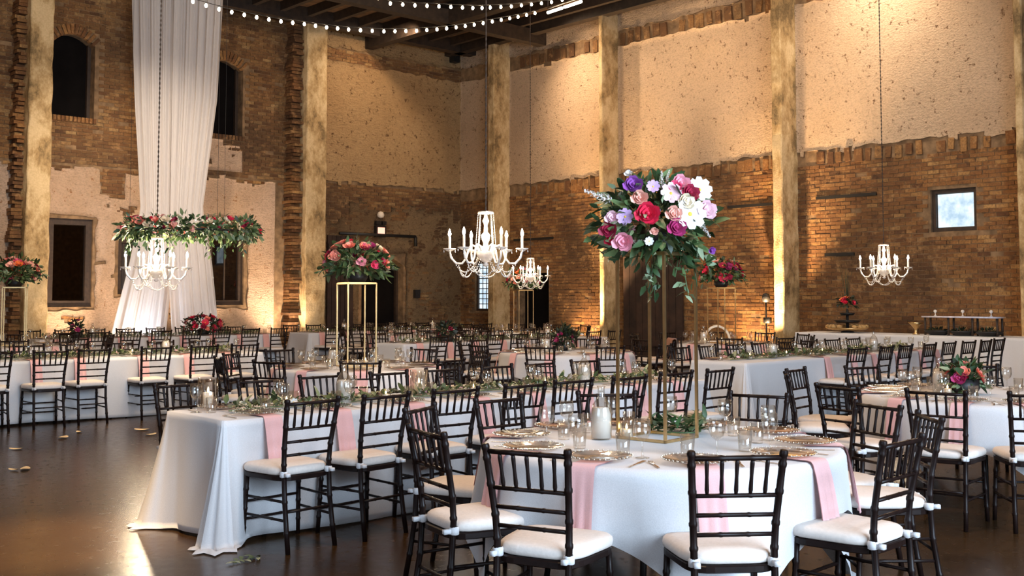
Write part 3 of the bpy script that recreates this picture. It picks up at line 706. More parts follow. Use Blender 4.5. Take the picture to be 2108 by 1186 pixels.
RCL = [round_cloth(.4), round_cloth(2.3)]
b = MB(); b.lathe([(.001, .725), (RT - .01, .725), (RT - .005, .735), (RT - .005, .752), (RT - .02, .757), (.001, .757)], 48); RT_top = b.mesh('tabletop', M['frame'])
RT_leg = []
for k in range(4):
    t = PI / 4 + k * PI / 2; b = MB(); b.tube([(.62 * math.cos(t), .62 * math.sin(t), 0), (.5 * math.cos(t), .5 * math.sin(t), .73)], .016, 8); RT_leg.append(b.mesh('leg', M['black']))
def phi2w(phi): return rad(phi) - (PI / 2 - AZ)
CLOCK = {0: 'three', 1: 'two', 2: 'one', 3: 'twelve', 4: 'eleven', 5: 'ten', 6: 'nine', 7: 'eight', 8: 'seven', 9: 'six', 10: 'five', 11: 'four'}
def clocks(phis):
    used = {}; out = []
    for p in phis:
        h = round(p / 30) % 12
        for d in (0, 1, -1, 2, -2):
            if (h + d) % 12 not in used: h = (h + d) % 12; break
        used[h] = 1; out.append(CLOCK[h] + " o'clock")
    return out
def round_table(c, phis, tname, short, near, cloth=0, corner=-80, rch=1.23, rs=None, sph=None):
    c = Vector((c.x, c.y, 0))
    inst('round_table', [('tabletop', RT_top)] + [('leg', m) for m in RT_leg], c, phi2w(corner) + .3, 'round folding banquet table under white cloth, ' + tname, 'table', 'round tables')
    o = link('tablecloth', RCL[cloth % 2], None, c, (0, 0, phi2w(corner) - PI / 4)); tag(o, 'square white tablecloth draped over the ' + tname, 'tablecloth', 'white tablecloths on round tables')
    for i, (ph, ck) in enumerate(zip(phis, clocks(phis))):
        w = phi2w(ph); d = Vector((math.cos(w), math.sin(w), 0)); r = rs[i] if rs else rch + random.uniform(-.03, .06)
        where = ck + ' seat of the ' + short
        chair(c + d * r, w + PI / 2 + random.uniform(-.06, .06), where, 'chairs around the ' + short)
        if sph: w = phi2w(sph[i]); d = Vector((math.cos(w), math.sin(w), 0))
        setting(c + d * (RT + .006), -d, where, short, near)
LT_L, LT_W = 4.9, .80
def long_cloth(Lx, Wy, seed, H=TZ, flare=.165):
    b = MB(); per = []; hx, hy = Lx / 2, Wy / 2; r = .03
    cs = [(hx - r, hy - r, 0), (-hx + r, hy - r, 90), (-hx + r, -hy + r, 180), (hx - r, -hy + r, 270)]
    for k in range(4):
        cx, cy, a0 = cs[k]
        for i in range(11):
            a = rad(a0 + 9 * i); per.append((cx + r * math.cos(a), cy + r * math.sin(a), math.cos(a), math.sin(a), 1.0 - abs(i - 5) / 5 * .25))
        nx_, ny_, _ = cs[(k + 1) % 4]; a = rad(a0 + 90); p0 = (cx + r * math.cos(a), cy + r * math.sin(a)); p1 = (nx_ + r * math.cos(a), ny_ + r * math.sin(a))
        Ls = math.hypot(p1[0] - p0[0], p1[1] - p0[1]); n = max(6, int(Ls / .045))
        for i in range(1, n):
            t = i / n; s = min(t, 1 - t) * Ls; c = .72 * max(0, 1 - s / .19) ** 1.2
            per.append((p0[0] + (p1[0] - p0[0]) * t, p0[1] + (p1[1] - p0[1]) * t, math.cos(a), math.sin(a), c))
    m = len(per); rings = []
    rings.append([(x * .7, y * .7, H) for x, y, *_ in per]); rings.append([(x * .985, y * .985, H) for x, y, *_ in per])
    nd = 18
    for k in range(nd + 4):
        ring = []
        for i, (x, y, nx_, ny_, c) in enumerate(per):
            s = i * .045; w = math.sin(s * 7.5 + seed + 1.3 * math.sin(s * 2.1)) * .013 + math.sin(s * 19 + seed) * .005
            if k <= nd:
                t = k / nd; z = H - (H - .008) * t + (.012 * math.sin(s * 2 + seed) + .012) * t * (1 - min(1, c * 2))
                o = .004 + flare * c * t ** 1.25 + w * t * (1 - c * .6) + c * t * .05 * math.sin(i * 2.2 + seed)
            else:
                e = (k - nd) / 3; z = .008 + c * .018 * math.sin(e * PI) + (.012 * math.sin(s * 2 + seed) + .012) * (1 - min(1, c * 2))
                o = .004 + flare * c + w * (1 - c * .6) + c * .05 * math.sin(i * 2.2 + seed) + e * .13 * max(0, c - .35) * (1 + .3 * math.sin(i * 3.1))
            ring.append((x + nx_ * o, y + ny_ * o, z))
        rings.append(ring)
    b.rings(rings, False, True); return b.mesh('tablecloth', M['cloth'])
LCL = [long_cloth(LT_L, LT_W, .7), long_cloth(LT_L, LT_W, 3.1)]
b = MB(); b.box((-LT_L / 2 + .01, -LT_W / 2 + .01, .725), (LT_L / 2 - .01, LT_W / 2 - .01, .757)); LT_top = b.mesh('tabletop', M['frame'], False)
LT_leg = []
for x in (-2.1, -.35, .35, 2.1):
    for y in (-.3, .3): b = MB(); b.tube([(x, y, 0), (x, y, .73)], .016, 6); LT_leg.append(b.mesh('leg', M['black']))
ORD = ['first', 'second', 'third', 'fourth', 'fifth', 'sixth', 'seventh', 'eighth', 'ninth', 'tenth']
def long_table(corner, tname, short, near, near_t=None, far_t=None, cloth=0, pull=.20, jit=.05):
    """corner: left end of the edge that faces the viewer; the table runs along +X"""
    c = Vector((corner.x + LT_L / 2, corner.y + LT_W / 2, 0))
    inst('long_table', [('tabletop', LT_top)] + [('leg', m) for m in LT_leg], c, 0, 'long banquet table under white cloth, ' + tname, 'table', 'long tables')
    o = link('tablecloth', LCL[cloth % 2], None, c); tag(o, 'long white floor-length tablecloth on the ' + tname, 'tablecloth', 'white tablecloths on long tables')
    even = [.32 + i * .608 for i in range(8)]
    for sidew, ts, sg in (('near side', near_t or even, -1), ('far side', far_t or even, 1)):
        for i, t in enumerate(ts):
            x = corner.x + t; ye = c.y + sg * LT_W / 2; where = ORD[i] + ' from left, ' + sidew + ', ' + short
            chair((x + random.uniform(-.02, .02), ye + sg * (pull + random.uniform(-.03, jit))), (0 if sg < 0 else PI) + random.uniform(-.09, .09), where, sidew + ' chairs of the ' + short)
            if 0 < t < LT_L: setting((x, ye + sg * .006), Vector((0, -sg, 0)), where, short + ' ' + sidew, near, TZ, True)
    return c
def px_on_line(px, y):      # X where the pixel column crosses the line y=const
    h = hd(px); return h.x * y / h.y

T = {}
T1c = ld(.78, 5.70)
round_table(T1c, [-85, -46, 0, 24, 57, 97, 131, 162, 208, 240], 'nearest round table', 'nearest round table', True, 0, -78,
            rs=[1.15, 1.10, 1.18, 1.24, 1.28, 1.12, 1.06, 1.13, 1.10, 1.22], sph=[-85, -46, -8, 26, 60, 97, 131, 167, 205, 240])
T9c = ld(3.70, 8.45)
round_table(T9c, [112, 142, 168, 212, 236, 260, 68, 30, 350, 312], 'round table at the right edge', 'round table at right edge', True, 1, -85, rs=[1.15, 1.3, 1.25, 1.42, 1.3, 1.25, 1.4, 1.2, 1.2, 1.2], sph=[110, 141, 172, 206, 237, 268, 72, 33, 350, 312])
T4c = ld(-1.72, 11.85)
round_table(T4c, [-80 + 36 * k for k in range(10)], 'round table under the red bouquet', 'round table under red bouquet', False, 1, -60)
T5c = ld(.76, 15.0)
round_table(T5c, [-70 + 36 * k for k in range(10)], 'round table behind the big chandelier', 'round table behind big chandelier', False, 0, -95)
T7c = ld(3.50, 17.9)
round_table(T7c, [-60 + 36 * k for k in range(10)], 'round table under the orange bouquet', 'round table under orange bouquet', False, 1, -130)
T11c = Vector((13.3, 17.45, 0))
round_table(T11c, [-75 + 36 * k for k in range(10)], 'round table before the arched doorway', 'round table before arched doorway', False, 0, -80)
T12c = ld(-7.85, 16.9)
round_table(T12c, [-65 + 36 * k for k in range(10)], 'round table at the far left edge', 'round table at far left edge', False, 1, -60)
T13c = ld(.25, 23.4)
round_table(T13c, [-85 + 36 * k for k in range(10)], 'farthest round table by the corner', 'farthest round table by corner', False, 0, -70)

c2 = flr(459, 867, TZ); yl2 = c2.y - .22
T2 = long_table(c2, 'nearest long table', 'nearest long table', True, [px_on_line(p, yl2 - .22) - c2.x for p in (634, 783, 940, 1078, 1190, 1290, 1400, 1478)], None, 0)
c3r = ld(-3.47, 15.0); c3 = Vector((c3r.x - LT_L, c3r.y, 0)); yl3 = c3.y - .22
T3 = long_table(c3, 'left long table', 'left long table', True, [px_on_line(p, yl3 - .22) - c3.x for p in (-8, 106, 196, 326, 421, 506)], None, 1)
c6 = ld(-1.75, 17.4); T6 = long_table(c6, 'long table left of the corner pilaster', 'long table facing the corner', False, cloth=0)
c8 = flr(1535, 748, TZ); yl8 = c8.y - .22
T8 = long_table(c8, 'right long table before the buffet', 'right long table', False, [px_on_line(p, yl8 - .22) - c8.x for p in (1763, 1817, 1858, 1907, 1955, 1988, 2024, 2060)], None, 1)
c10 = ld(-8.45, 19.05); T10 = long_table(c10, 'head table before the drape', 'head table before drape', False, cloth=0)
c10b = Vector((c10.x + 5.6, c10.y, 0)); T10b = long_table(c10b, 'long table before the peeling column', 'long table by peeling column', False, cloth=1)

# ================================================================== FLOWERS
def petal(b, base, d, up, ln, w, cup=.3, n=3):
    side = d.cross(up).normalized(); o = len(b.v); prof = [0.25, .85, 1.0, .55]
    for k in range(n + 1):
        t = k / n; p = base + d * (ln * t) + up * (cup * ln * t * t); ww = w * prof[min(3, round(t * 3))] * .5
        b.v += [tuple(p - side * ww + up * (.12 * ww)), tuple(p), tuple(p + side * ww + up * (.12 * ww))]
    for k in range(n):
        q = o + k * 3; b.f += [(q, q + 1, q + 4, q + 3), (q + 1, q + 2, q + 5, q + 4)]
def rose_mb(r=1.0, layers=((5, .15, 1.6, .55), (6, .35, 1.0, .8), (7, .5, .5, 1.0))):
    b = MB(); Z = Vector((0, 0, 1))
    for li, (n, r0, cup0, ln0) in enumerate(layers):
        for i in range(n):
            a = 2 * PI * i / n + li * .5 + random.uniform(-.3, .3); d = Vector((math.cos(a), math.sin(a), 0)); lift = (2 - li) * .08 + random.uniform(-.06, .06); ln = ln0 * random.uniform(.72, 1.2); cup = cup0 * random.uniform(.6, 1.3)
            petal(b, d * (r0 * .35 * r) + Z * (lift * r), (d + Z * (cup * .5)).normalized(), (Z - d * cup * .35).normalized(), ln * r * .8, r * (.75 + .1 * li), .35)
    b.lathe([(.001, .5 * r), (.16 * r, .42 * r), (.2 * r, .2 * r), (.05 * r, 0)], 7); return b
def daisy_mb(r=1.0, n=8):
    b = MB(); Z = Vector((0, 0, 1))
    for i in range(n):
        a = 2 * PI * i / n; d = Vector((math.cos(a), math.sin(a), .12)).normalized(); petal(b, d * .08 * r, d, Z, r, .72 * r, .12)
    return b
def spike_mb(ln=1.0, n=22):
    b = MB(); b.tube([(0, 0, 0), (0, 0, ln)], .012 * ln, 5)
    for i in range(n):
        t = .2 + .8 * i / n; a = i * 2.4; d = Vector((math.cos(a), math.sin(a), .4)).normalized(); rr = .11 * ln * (1.15 - t)
        for k in range(4):
            aa = a + k * PI / 2; dd = (d + Vector((math.cos(aa), math.sin(aa), .1)) * .6).normalized(); petal(b, Vector((0, 0, t * ln)) + d * rr * .5, dd, Vector((0, 0, 1)), rr + .03 * ln, .06 * ln, .2, 2)
    return b
ROSE, DAISY, SPIKE = rose_mb(), daisy_mb(), spike_mb()
_fm = {}
def fmesh(kind, col):
    k = (kind, col)
    if k not in _fm:
        src = {'rose': ROSE, 'daisy': DAISY, 'spike': SPIKE}[kind]; q = MB(); q.v, q.f = list(src.v), list(src.f); _fm[k] = q.mesh('flower', FM[col])
    return _fm[k]
b = MB(); b.lathe([(.001, .10), (.10, .08), (.16, .03), (.16, 0)], 8); CENTER = b.mesh('flower_center', FM['yellow'])
def flower(parent, kind, col, p, d, r, name='flower'):
    q = Vector(d).normalized().to_track_quat('Z', 'Y').to_euler(); o = link(name, fmesh(kind, col), parent, p, q, (r, r, r))
    if kind == 'daisy': link('flower_center', CENTER, o)
    return o
def leaf(b, p, d, ln, w, up=None):
    d = Vector(d).normalized(); up = up or Vector((random.uniform(-1, 1), random.uniform(-1, 1), random.uniform(0, 1))); s = d.cross(up)
    if s.length < 1e-3: s = d.cross(Vector((1, 0, 0)))
    s.normalize(); u = s.cross(d).normalized(); p = Vector(p); o = len(b.v)
    c1 = p + d * ln * .35 + u * ln * .04; c2_ = p + d * ln * .75 + u * ln * .01
    b.v += [tuple(v) for v in (p, c1 - s * w * .5 + u * w * .1, c1, c1 + s * w * .5 + u * w * .1, c2_ - s * w * .32, c2_, c2_ + s * w * .32, p + d * ln - u * ln * .08)]
    b.f += [tuple(o + i for i in f) for f in ((0, 2, 1), (0, 3, 2), (1, 2, 5, 4), (2, 3, 6, 5), (4, 5, 7), (5, 6, 7))]
def rdir(zmin=-1.0):
    while True:
        v = Vector((random.uniform(-1, 1), random.uniform(-1, 1), random.uniform(-1, 1)))
        if .05 < v.length < 1 and v.normalized().z > zmin: return v.normalized()
def foliage_ball(n, rx, rz, ln, trail=(), mat='leaf', zmin=-.6):
    b = MB()
    for i in range(n):
        d = rdir(zmin); k = random.uniform(.35, .95); p = Vector((d.x * rx * k, d.y * rx * k, d.z * rz * k)); l_ = ln * random.uniform(.6, 1.4); leaf(b, p, d + rdir() * .7, l_, l_ * random.uniform(.28, .5))
    for (p0, p1, m_) in trail:
        p0, p1 = Vector(p0), Vector(p1)
        b.tube([p0, p0.lerp(p1, .5) + Vector((0, 0, .02)), p1], .003, 4)
        for i in range(m_):
            t = i / m_; p = p0.lerp(p1, t) + rdir() * .02; l_ = ln * random.uniform(.5, .9); leaf(b, p, (p1 - p0).normalized() * .5 + rdir(), l_, l_ * .45)
    return b.mesh('foliage', M[mat])
def cstand(name, c, h, w, rot, label):
    root = empty(name, (c.x, c.y, TZ + .002), rot); tag(root, label, 'flower stand', 'gold flower stands')
    for sx in (-1, 1):
        for sy in (-1, 1): b = MB(); b.box((sx * w / 2 - .007, sy * w / 2 - .007, 0), (sx * w / 2 + .007, sy * w / 2 + .007, h)); link('pole', b.mesh('pole', M['gold'], False), root)
    for nm, z in (('base_frame', 0), ('top_frame', h - .014)):
        b = MB(); e = w / 2 + .007
        for s in (-1, 1): b.box((-e, s * w / 2 - .007, z), (e, s * w / 2 + .007, z + .014)); b.box((s * w / 2 - .007, -e, z), (s * w / 2 + .007, e, z + .014))
        link(nm, b.mesh(nm, M['gold'], False), root)
    b = MB(); b.box((-w / 2, -w / 2, h), (w / 2, w / 2, h + .006)); link('top_plate', b.mesh('top_plate', M['gold'], False), root)
    return root
# nearest table: tall stand and big bouquet
H1 = 1.0
cst = ld(.79, 5.85); cstand('flower_stand', cst, H1, .305, phi2w(-42), 'tall gold four-pole flower stand on the nearest round table')
DB = 5.8; bc = at(1345, 458, DB)
bq = empty('tall_bouquet', (cst.x, cst.y, TZ + H1 + .009)); tag(bq, 'large pink, purple and white bouquet on the tall gold stand in front', 'bouquet', 'tall bouquets')
bo = Vector(bq.location); off = bc - bo
b = MB(); b.lathe([(.001, .002), (.10, .002), (.13, .05), (.12, .12), (.001, .12)], 14); link('container', b.mesh('container', M['black']), bq)
tr = []
for (x0, y0, x1, y1, m_) in ((1345, 530, 1348, 615, 16), (1352, 530, 1334, 600, 12), (1400, 520, 1418, 615, 18), (1440, 520, 1462, 560, 10), (1400, 520, 1390, 570, 10), (1260, 480, 1208, 500, 8), (1265, 470, 1232, 425, 8), (1270, 510, 1240, 530, 10), (1420, 500, 1435, 590, 14)):
    tr.append((at(x0, y0, DB) - bc, at(x1, y1, DB - .1) - bc, m_))
fo = link('foliage', foliage_ball(760, .34, .25, .085, tr, zmin=-.95), bq, off)
FL1 = [(1295, 391, 'rose', 'purple', 16), (1332, 394, 'daisy', 'lilac', 12), (1305, 418, 'rose', 'peach', 14), (1319, 449, 'rose', 'hotred', 20), (1387, 388, 'rose', 'pink', 16),
       (1405, 407, 'rose', 'crimson', 15), (1375, 395, 'rose', 'hotpink', 11), (1366, 408, 'daisy', 'palepink', 19), (1427, 398, 'daisy', 'white', 23), (1403, 449, 'daisy', 'white', 28),
       (1436, 440, 'rose', 'palepink', 17), (1369, 449, 'rose', 'peach', 14), (1375, 475, 'rose', 'magenta', 16), (1276, 454, 'daisy', 'lilac', 15), (1253, 455, 'rose', 'palepink', 12),
       (1246, 478, 'rose', 'crimson', 15), (1248, 500, 'rose', 'hotred', 8), (1274, 502, 'rose', 'pink', 17), (1332, 483, 'rose', 'peach', 7), (1323, 502, 'daisy', 'white', 8), (1457, 517, 'rose', 'purple', 7), (1290, 363, 'rose', 'white', 7), (1395, 425, 'rose', 'cream', 14)]
for px, py, k, c, s in FL1:
    q = at(px, py, DB) - bc; fr = math.sqrt(max(0, 1 - (q.dot(Rv) / .34) ** 2 - (q.z / .26) ** 2)); q = q - Fv * (.10 + .20 * fr)
    flower(bq, k, c, off + q * 1.0, (-Fv * 1.2 + q.normalized() * .8 + Vector((0, 0, .15))), s * DB / FPX * (1.05 if k == 'daisy' else 1.3))
for (x0, y0, x1, y1, s) in ((1275, 420, 1203, 392, 1), (1362, 400, 1362, 352, 1), (1432, 445, 1462, 488, 1), (1440, 420, 1475, 438, 1), (1290, 500, 1330, 495, .7), (1370, 380, 1378, 350, .8)):
    p0 = at(x0, y0, DB - .2) - bo; p1 = at(x1, y1, DB - .22) - bo; flower(bq, 'spike', 'white', p0, p1 - p0, (p1 - p0).length, 'flower_spike')
for k in range(22):      # flowers on the far side
    d = rdir(-.2)
    if d.dot(Fv) < .25: continue
    flower(bq, 'rose', random.choice(('pink', 'palepink', 'crimson', 'white', 'lilac')), off + Vector((d.x * .28, d.y * .28, d.z * .2)), d, .038)
def bouquet(name, p, rx, rz, cols, nfl, label, leaves=220, seed=1, ln=.08, fr=.05, trail=True, mat='leaf', group='tall bouquets', zmin=-.3, pot=True):
    random.seed(seed); root = empty(name, p); tag(root, label, 'bouquet', group)
    if pot: b = MB(); b.lathe([(.001, .002), (.09, .002), (.12, .05), (.11, .12), (.001, .12)], 12); link('container', b.mesh('container', M['black']), root)
    tr = [((math.cos(a) * rx * .7, math.sin(a) * rx * .7, rz * .3), (math.cos(a) * rx * 1.15, math.sin(a) * rx * 1.15, -rz * random.uniform(.2, .8)), 12) for a in [2 * PI * i / 7 + .3 for i in range(7)]] if trail else ()
    link('foliage', foliage_ball(leaves, rx, rz, ln, tr, mat), root, (0, 0, rz * .8))
    for i in range(nfl):
        d = rdir(zmin); flower(root, random.choices(('rose', 'daisy'), (5, 1))[0], random.choice(cols), (d.x * rx * .85, d.y * rx * .85, rz * .8 + d.z * rz * .85), d + Vector((0, 0, .2)), fr * random.uniform(.75, 1.25))
    return root
REDS = ('hotpink', 'crimson', 'hotred', 'peach', 'pink', 'salmon', 'cream', 'magenta')
ORAN = ('orange', 'hotred', 'crimson', 'salmon', 'magenta', 'peach')
for nm, c, cols, lab, sl, seed in (('t4', T4c, REDS, 'red and peach bouquet with trailing greens on the gold stand left of centre', 'gold four-pole flower stand under the red bouquet left of centre', 3),
                                   ('t7', T7c, ORAN, 'dark orange and red bouquet on the gold stand right of centre', 'gold four-pole flower stand under the orange bouquet right of centre', 4),
                                   ('t12', T12c, ('salmon', 'crimson', 'peach', 'hotpink', 'orange'), 'red and salmon bouquet on a gold stand at the far left edge', 'gold four-pole flower stand at the far left edge', 5),
                                   ('t13', T13c, ORAN, 'small orange bouquet on a gold stand behind the far chandelier', 'gold four-pole flower stand by the room corner', 6)):
    cstand('flower_stand', c, .92, .33, phi2w(20 if nm != 't4' else 30), sl)
    bouquet('tall_bouquet', (c.x, c.y, TZ + .93), .40, .27, cols, 44, lab, 420, seed, .10, .062)
random.seed(21)
# table greens: loose garlands along the long tables, wreaths on the round ones
def garland_mb(Lg, n, ln=.06, w=.10):
    b = MB(); pts = [(-Lg / 2 + Lg * i / 30, .05 * math.sin(i * .9), .012) for i in range(31)]; b.tube(pts, .005, 5)
    for i in range(n):
        x = random.uniform(-Lg / 2, Lg / 2); d = Vector((random.uniform(-1, 1), random.uniform(-1, 1), random.uniform(.0, .7))); l_ = ln * random.uniform(.6, 1.5)
        leaf(b, (x, .05 * math.sin((x / Lg + .5) * 27) + random.uniform(-w, w) * .5, random.uniform(.01, .05)), d, l_, l_ * random.uniform(.35, .55), Vector((0, 0, 1)))
    return b.mesh('leaves', M['sage'])
GAR = garland_mb(LT_L - .5, 760, .07, .13)
CAND = []
b = MB(); b.lathe([(.001, 0), (.034, 0), (.036, .004), (.038, .085), (.036, .085), (.033, .006), (.001, .005)], 14); C_glass = b.mesh('holder', M['glass'])
b = MB(); b.lathe([(.001, .006), (.030, .006), (.030, .05), (.001, .048)], 12); C_wax = b.mesh('wax', M['ivory'])
b = MB(); b.lathe([(.001, .050), (.006, .058), (.004, .068), (.001, .078)], 7); C_fl = b.mesh('flame', M['flame'])
VOT = [('holder', C_glass), ('wax', C_wax, [('flame', C_fl)])]
b = MB(); b.lathe([(.001, 0), (.062, 0), (.066, .004), (.07, .20), (.068, .20), (.063, .006), (.001, .005)], 18); H_glass = b.mesh('glass_cylinder', M['glass'])
b = MB(); b.lathe([(.001, .006), (.036, .006), (.036, .10), (.001, .098)], 12); H_wax = b.mesh('wax', M['ivory'])
b = MB(); b.lathe([(.001, .10), (.008, .11), (.005, .125), (.001, .138)], 7); H_fl = b.mesh('flame', M['flame'])
HUR = [('glass_cylinder', H_glass), ('wax', H_wax, [('flame', H_fl)])]
b = MB(); b.lathe([(.001, 0), (.052, 0), (.056, .006), (.057, .14), (.045, .19), (.02, .225), (.0185, .27), (.024, .285), (.022, .285), (.0165, .27), (.018, .222), (.043, .187), (.054, .14), (.053, .008), (.001, .007)], 20); V_glass = b.mesh('bottle', M['glass'])
b = MB(); b.lathe([(.001, .009), (.051, .009), (.052, .13), (.041, .17), (.001, .172)], 18)
mwat = simple('milky_water', (0.80, 0.74, 0.68), 0.2, namt=0.04); V_wat = b.mesh('water', mwat)
CAR = [('bottle', V_glass), ('water', V_wat)]
def table_light(spec, p, lab, cat, grp, nm): inst(nm, spec, (p[0], p[1], TZ + .002), random.uniform(0, 6), lab, cat, grp)
for c, short in ((T2, 'nearest long table'), (T3, 'left long table'), (T6, 'long table facing the corner'), (T8, 'right long table'), (T10, 'head table before drape'), (T10b, 'long table by peeling column')):
    g = empty('table_garland', (c.x, c.y, TZ + .002)); tag(g, 'sage green leaf garland along the middle of the ' + short, 'garland', 'table garlands')
    link('leaves', GAR, g)
    for i in range(12):
        flower(g, random.choice(('rose', 'daisy')), random.choice(('white', 'cream', 'palepink')), (-2.1 + i * .38, random.uniform(-.05, .05), .04), Vector((random.uniform(-.4, .4), -.5, 1)), random.uniform(.022, .036))
    for i, x in enumerate((-1.75, -.95, -.1, .75, 1.65)):
        table_light(VOT, (c.x + x, c.y + random.choice((-.03, .03)), 0), ORD[i] + ' small votive candle from left on the ' + short, 'candle', 'votive candles on the ' + short, 'votive_candle')
    table_light(CAR, (c.x - 1.3, c.y, 0), 'clear water carafe toward the left of the ' + short, 'carafe', 'water carafes', 'water_carafe')
    table_light(CAR, (c.x + 1.2, c.y, 0), 'clear water carafe toward the right of the ' + short, 'carafe', 'water carafes', 'water_carafe')
q = flr(862, 815, TZ); table_light(HUR, (q.x, q.y, 0), 'glowing pillar candle in glass cylinder midway along the nearest long table', 'candle', 'hurricane candles', 'hurricane_candle')
q = flr(428, 838, TZ); table_light(HUR, (q.x, q.y, 0), 'pillar candle in glass cylinder at the left end of the nearest long table', 'candle', 'hurricane candles', 'hurricane_candle')
# nearest round table pieces
q = flr(1238, 905, TZ); table_light(CAR, q, 'clear water carafe left of the gold stand on the nearest round table', 'carafe', 'water carafes', 'water_carafe')
q = flr(1290, 903, TZ); table_light(VOT, q, 'small votive candle between carafe and gold stand on nearest round table', 'candle', 'votive candles on round tables', 'votive_candle')
q = flr(1440, 884, TZ); table_light(VOT, q, 'small votive candle right of the gold stand on nearest round table', 'candle', 'votive candles on round tables', 'votive_candle')
def wreath(c, r, lab, n=210):
    b = MB(); b.tube([(r * math.cos(t), r * math.sin(t), .015) for t in [2 * PI * i / 24 for i in range(25)]], .005, 5)
    for i in range(n):
        t = random.uniform(0, 2 * PI); rr = r + random.uniform(-.05, .05); d = Vector((-math.sin(t) + random.uniform(-.8, .8), math.cos(t) + random.uniform(-.8, .8), random.uniform(0, .8)))
        leaf(b, (rr * math.cos(t), rr * math.sin(t), random.uniform(.01, .07)), d, random.uniform(.05, .11), random.uniform(.025, .042), Vector((0, 0, 1)))
    o = link('leaf_wreath', b.mesh('leaf_wreath', M['leaf'])); o.location = (c.x, c.y, TZ + .002); tag(o, lab, 'wreath', 'leaf wreaths')
wq = flr(1398, 892, TZ); wreath(wq, .12, 'dark green leaf wreath at the foot of the front gold stand')
for c, s in ((T9c, 'right edge'), (T4c, 'red bouquet'), (T5c, 'big chandelier'), (T7c, 'orange bouquet'), (T12c, 'far left edge')):
    for i in range(2):
        table_light(VOT, (c.x + (.25 if i else -.22), c.y + .18, 0), ('left' if i == 0 else 'right') + ' votive candle on the round table by the ' + s, 'candle', 'votive candles on round tables', 'votive_candle')
    table_light(CAR, (c.x - .1, c.y + .3, 0), 'clear water carafe on the round table by the ' + s, 'carafe', 'water carafes', 'water_carafe')
# low bouquets
q = flr(1985, 812, TZ); bouquet('low_bouquet', (q.x, q.y, TZ + .002), .14, .14, ('peach', 'salmon', 'hotred', 'crimson', 'magenta'), 11, 'low dark-leaved bouquet with peach and red blooms on right round table', 150, 11, .09, .05, False, 'leaf', 'low bouquets')
q = flr(1160, 722, TZ); bouquet('low_bouquet', (q.x, q.y, TZ + .002), .14, .2, ('crimson', 'magenta'), 6, 'tall dark leafy bouquet on the table behind the big chandelier', 160, 12, .10, .05, False, 'darkleaf', 'low bouquets')
q = at(920, 700, 18.2); bouquet('low_bouquet', (q.x, q.y, TZ + .002), .13, .2, ('crimson',), 4, 'small dark leafy bouquet on the table facing the corner', 120, 13, .10, .05, False, 'darkleaf', 'low bouquets')
q = ld(-6.9, 20.9); bouquet('head_table_flowers', (T10.x + .9, T10.y - .05, TZ + .002), .42, .24, ('crimson', 'hotred', 'salmon', 'peach', 'hotred'), 34, 'mound of red flowers spilling over the head table', 260, 14, .09, .06, True, 'darkleaf', 'low bouquets')
q = at(145, 700, 19.5); bouquet('low_bouquet', (T10.x - 1.6, T10.y, TZ + .002), .12, .2, ('magenta', 'crimson'), 4, 'small dark bouquet toward the left of the head table', 120, 15, .09, .05, False, 'darkleaf', 'low bouquets')
random.seed(31)

# ================================================================== DRAPE, HOOP
DD = 22.7
def drape():
    # outline by height z: centre offset and half width in metres along the wall-parallel direction seen from the camera
    root_p = ld((345 - CX) / FPX * DD, DD); root = empty('white_drape', (root_p.x, root_p.y, 0), AZ - PI / 2); tag(root, 'tall sheer white drape hung from the roof, parted at the bottom', 'drape')
    ys = [-260, 0, 200, 430, 540, 680, 772]; lf = [252, 258, 268, 285, 264, 230, 208]; rt = [456, 450, 442, 415, 436, 452, 470]
    cl_ = [350, 350, 350, 348, 347, 334, 322]; cr_ = [350, 350, 350, 349, 347, 357, 370]
    def itp(tab, y):
        for i in range(len(ys) - 1):
            if ys[i] <= y <= ys[i + 1]: t = (y - ys[i]) / (ys[i + 1] - ys[i]); return tab[i] * (1 - t) + tab[i + 1] * t
        return tab[-1]
    k = DD / FPX
    def panel(nm, A, B, dep, nf, seed, amp=.06):
        b = MB(); nu, nz = 64, 60; 
        for j in range(nz + 1):
            y = -172 + (770 + 172) * j / nz; z = max(.01, CAMZ + (HZ - y) * k); a = (itp(A, y) - 345) * k; c = (itp(B, y) - 345) * k
            for i in range(nu + 1):
                u = i / nu; x = a + (c - a) * u; s = seed + 2.2 * math.sin(u * 5 + seed) 
                f = amp * (math.sin(2 * PI * nf * u + s + .15 * math.sin(z * 1.3)) + .45 * math.sin(2 * PI * nf * 2.3 * u + seed * 2)) * (.6 + .4 * min(1, abs(z - 3.3) / 2))
                bulge = -.55 * math.sin(PI * min(1, max(0, (u if A is lf else 1 - u) * .5 + 0))) if False else 0
                b.v.append((x, dep + f + bulge, z))
        for j in range(nz):
            for i in range(nu): q = j * (nu + 1) + i; b.f.append((q, q + 1, q + nu + 2, q + nu + 1))
        link(nm, b.mesh(nm, M['sheer']), root)
    panel('left_panel', lf, cl_, 0, 5, .5); panel('right_panel', cr_, rt, .02, 5, 2.1)
    lf2 = [v + 10 for v in lf]; rt2 = [v - 10 for v in rt]
    panel('back_panel', lf2, cl_, .36, 4, 3.3); panel('back_panel', cr_, rt2, .38, 4, 4.4)
    b = MB(); zt_ = CAMZ + (HZ + 172) * k; b.tube([(-1.0, .02, zt_ + .01), (1.1, .02, zt_ + .01)], .03, 8); b.tube([(-1.0, .57, zt_ + .01), (1.1, .57, zt_ + .01)], .03, 8)
    for x in (-1, 1.1): b.tube([(x, .02, zt_ + .01), (x, .57, zt_ + .01)], .03, 8)
    link('hanging_frame', b.mesh('hanging_frame', M['black']), root)
drape()
DH = 13.6; hc = at(392, 478, DH); hp = empty('floral_hoop', hc); tag(hp, 'hanging garland hoop of red flowers and greens before the drape', 'garland')
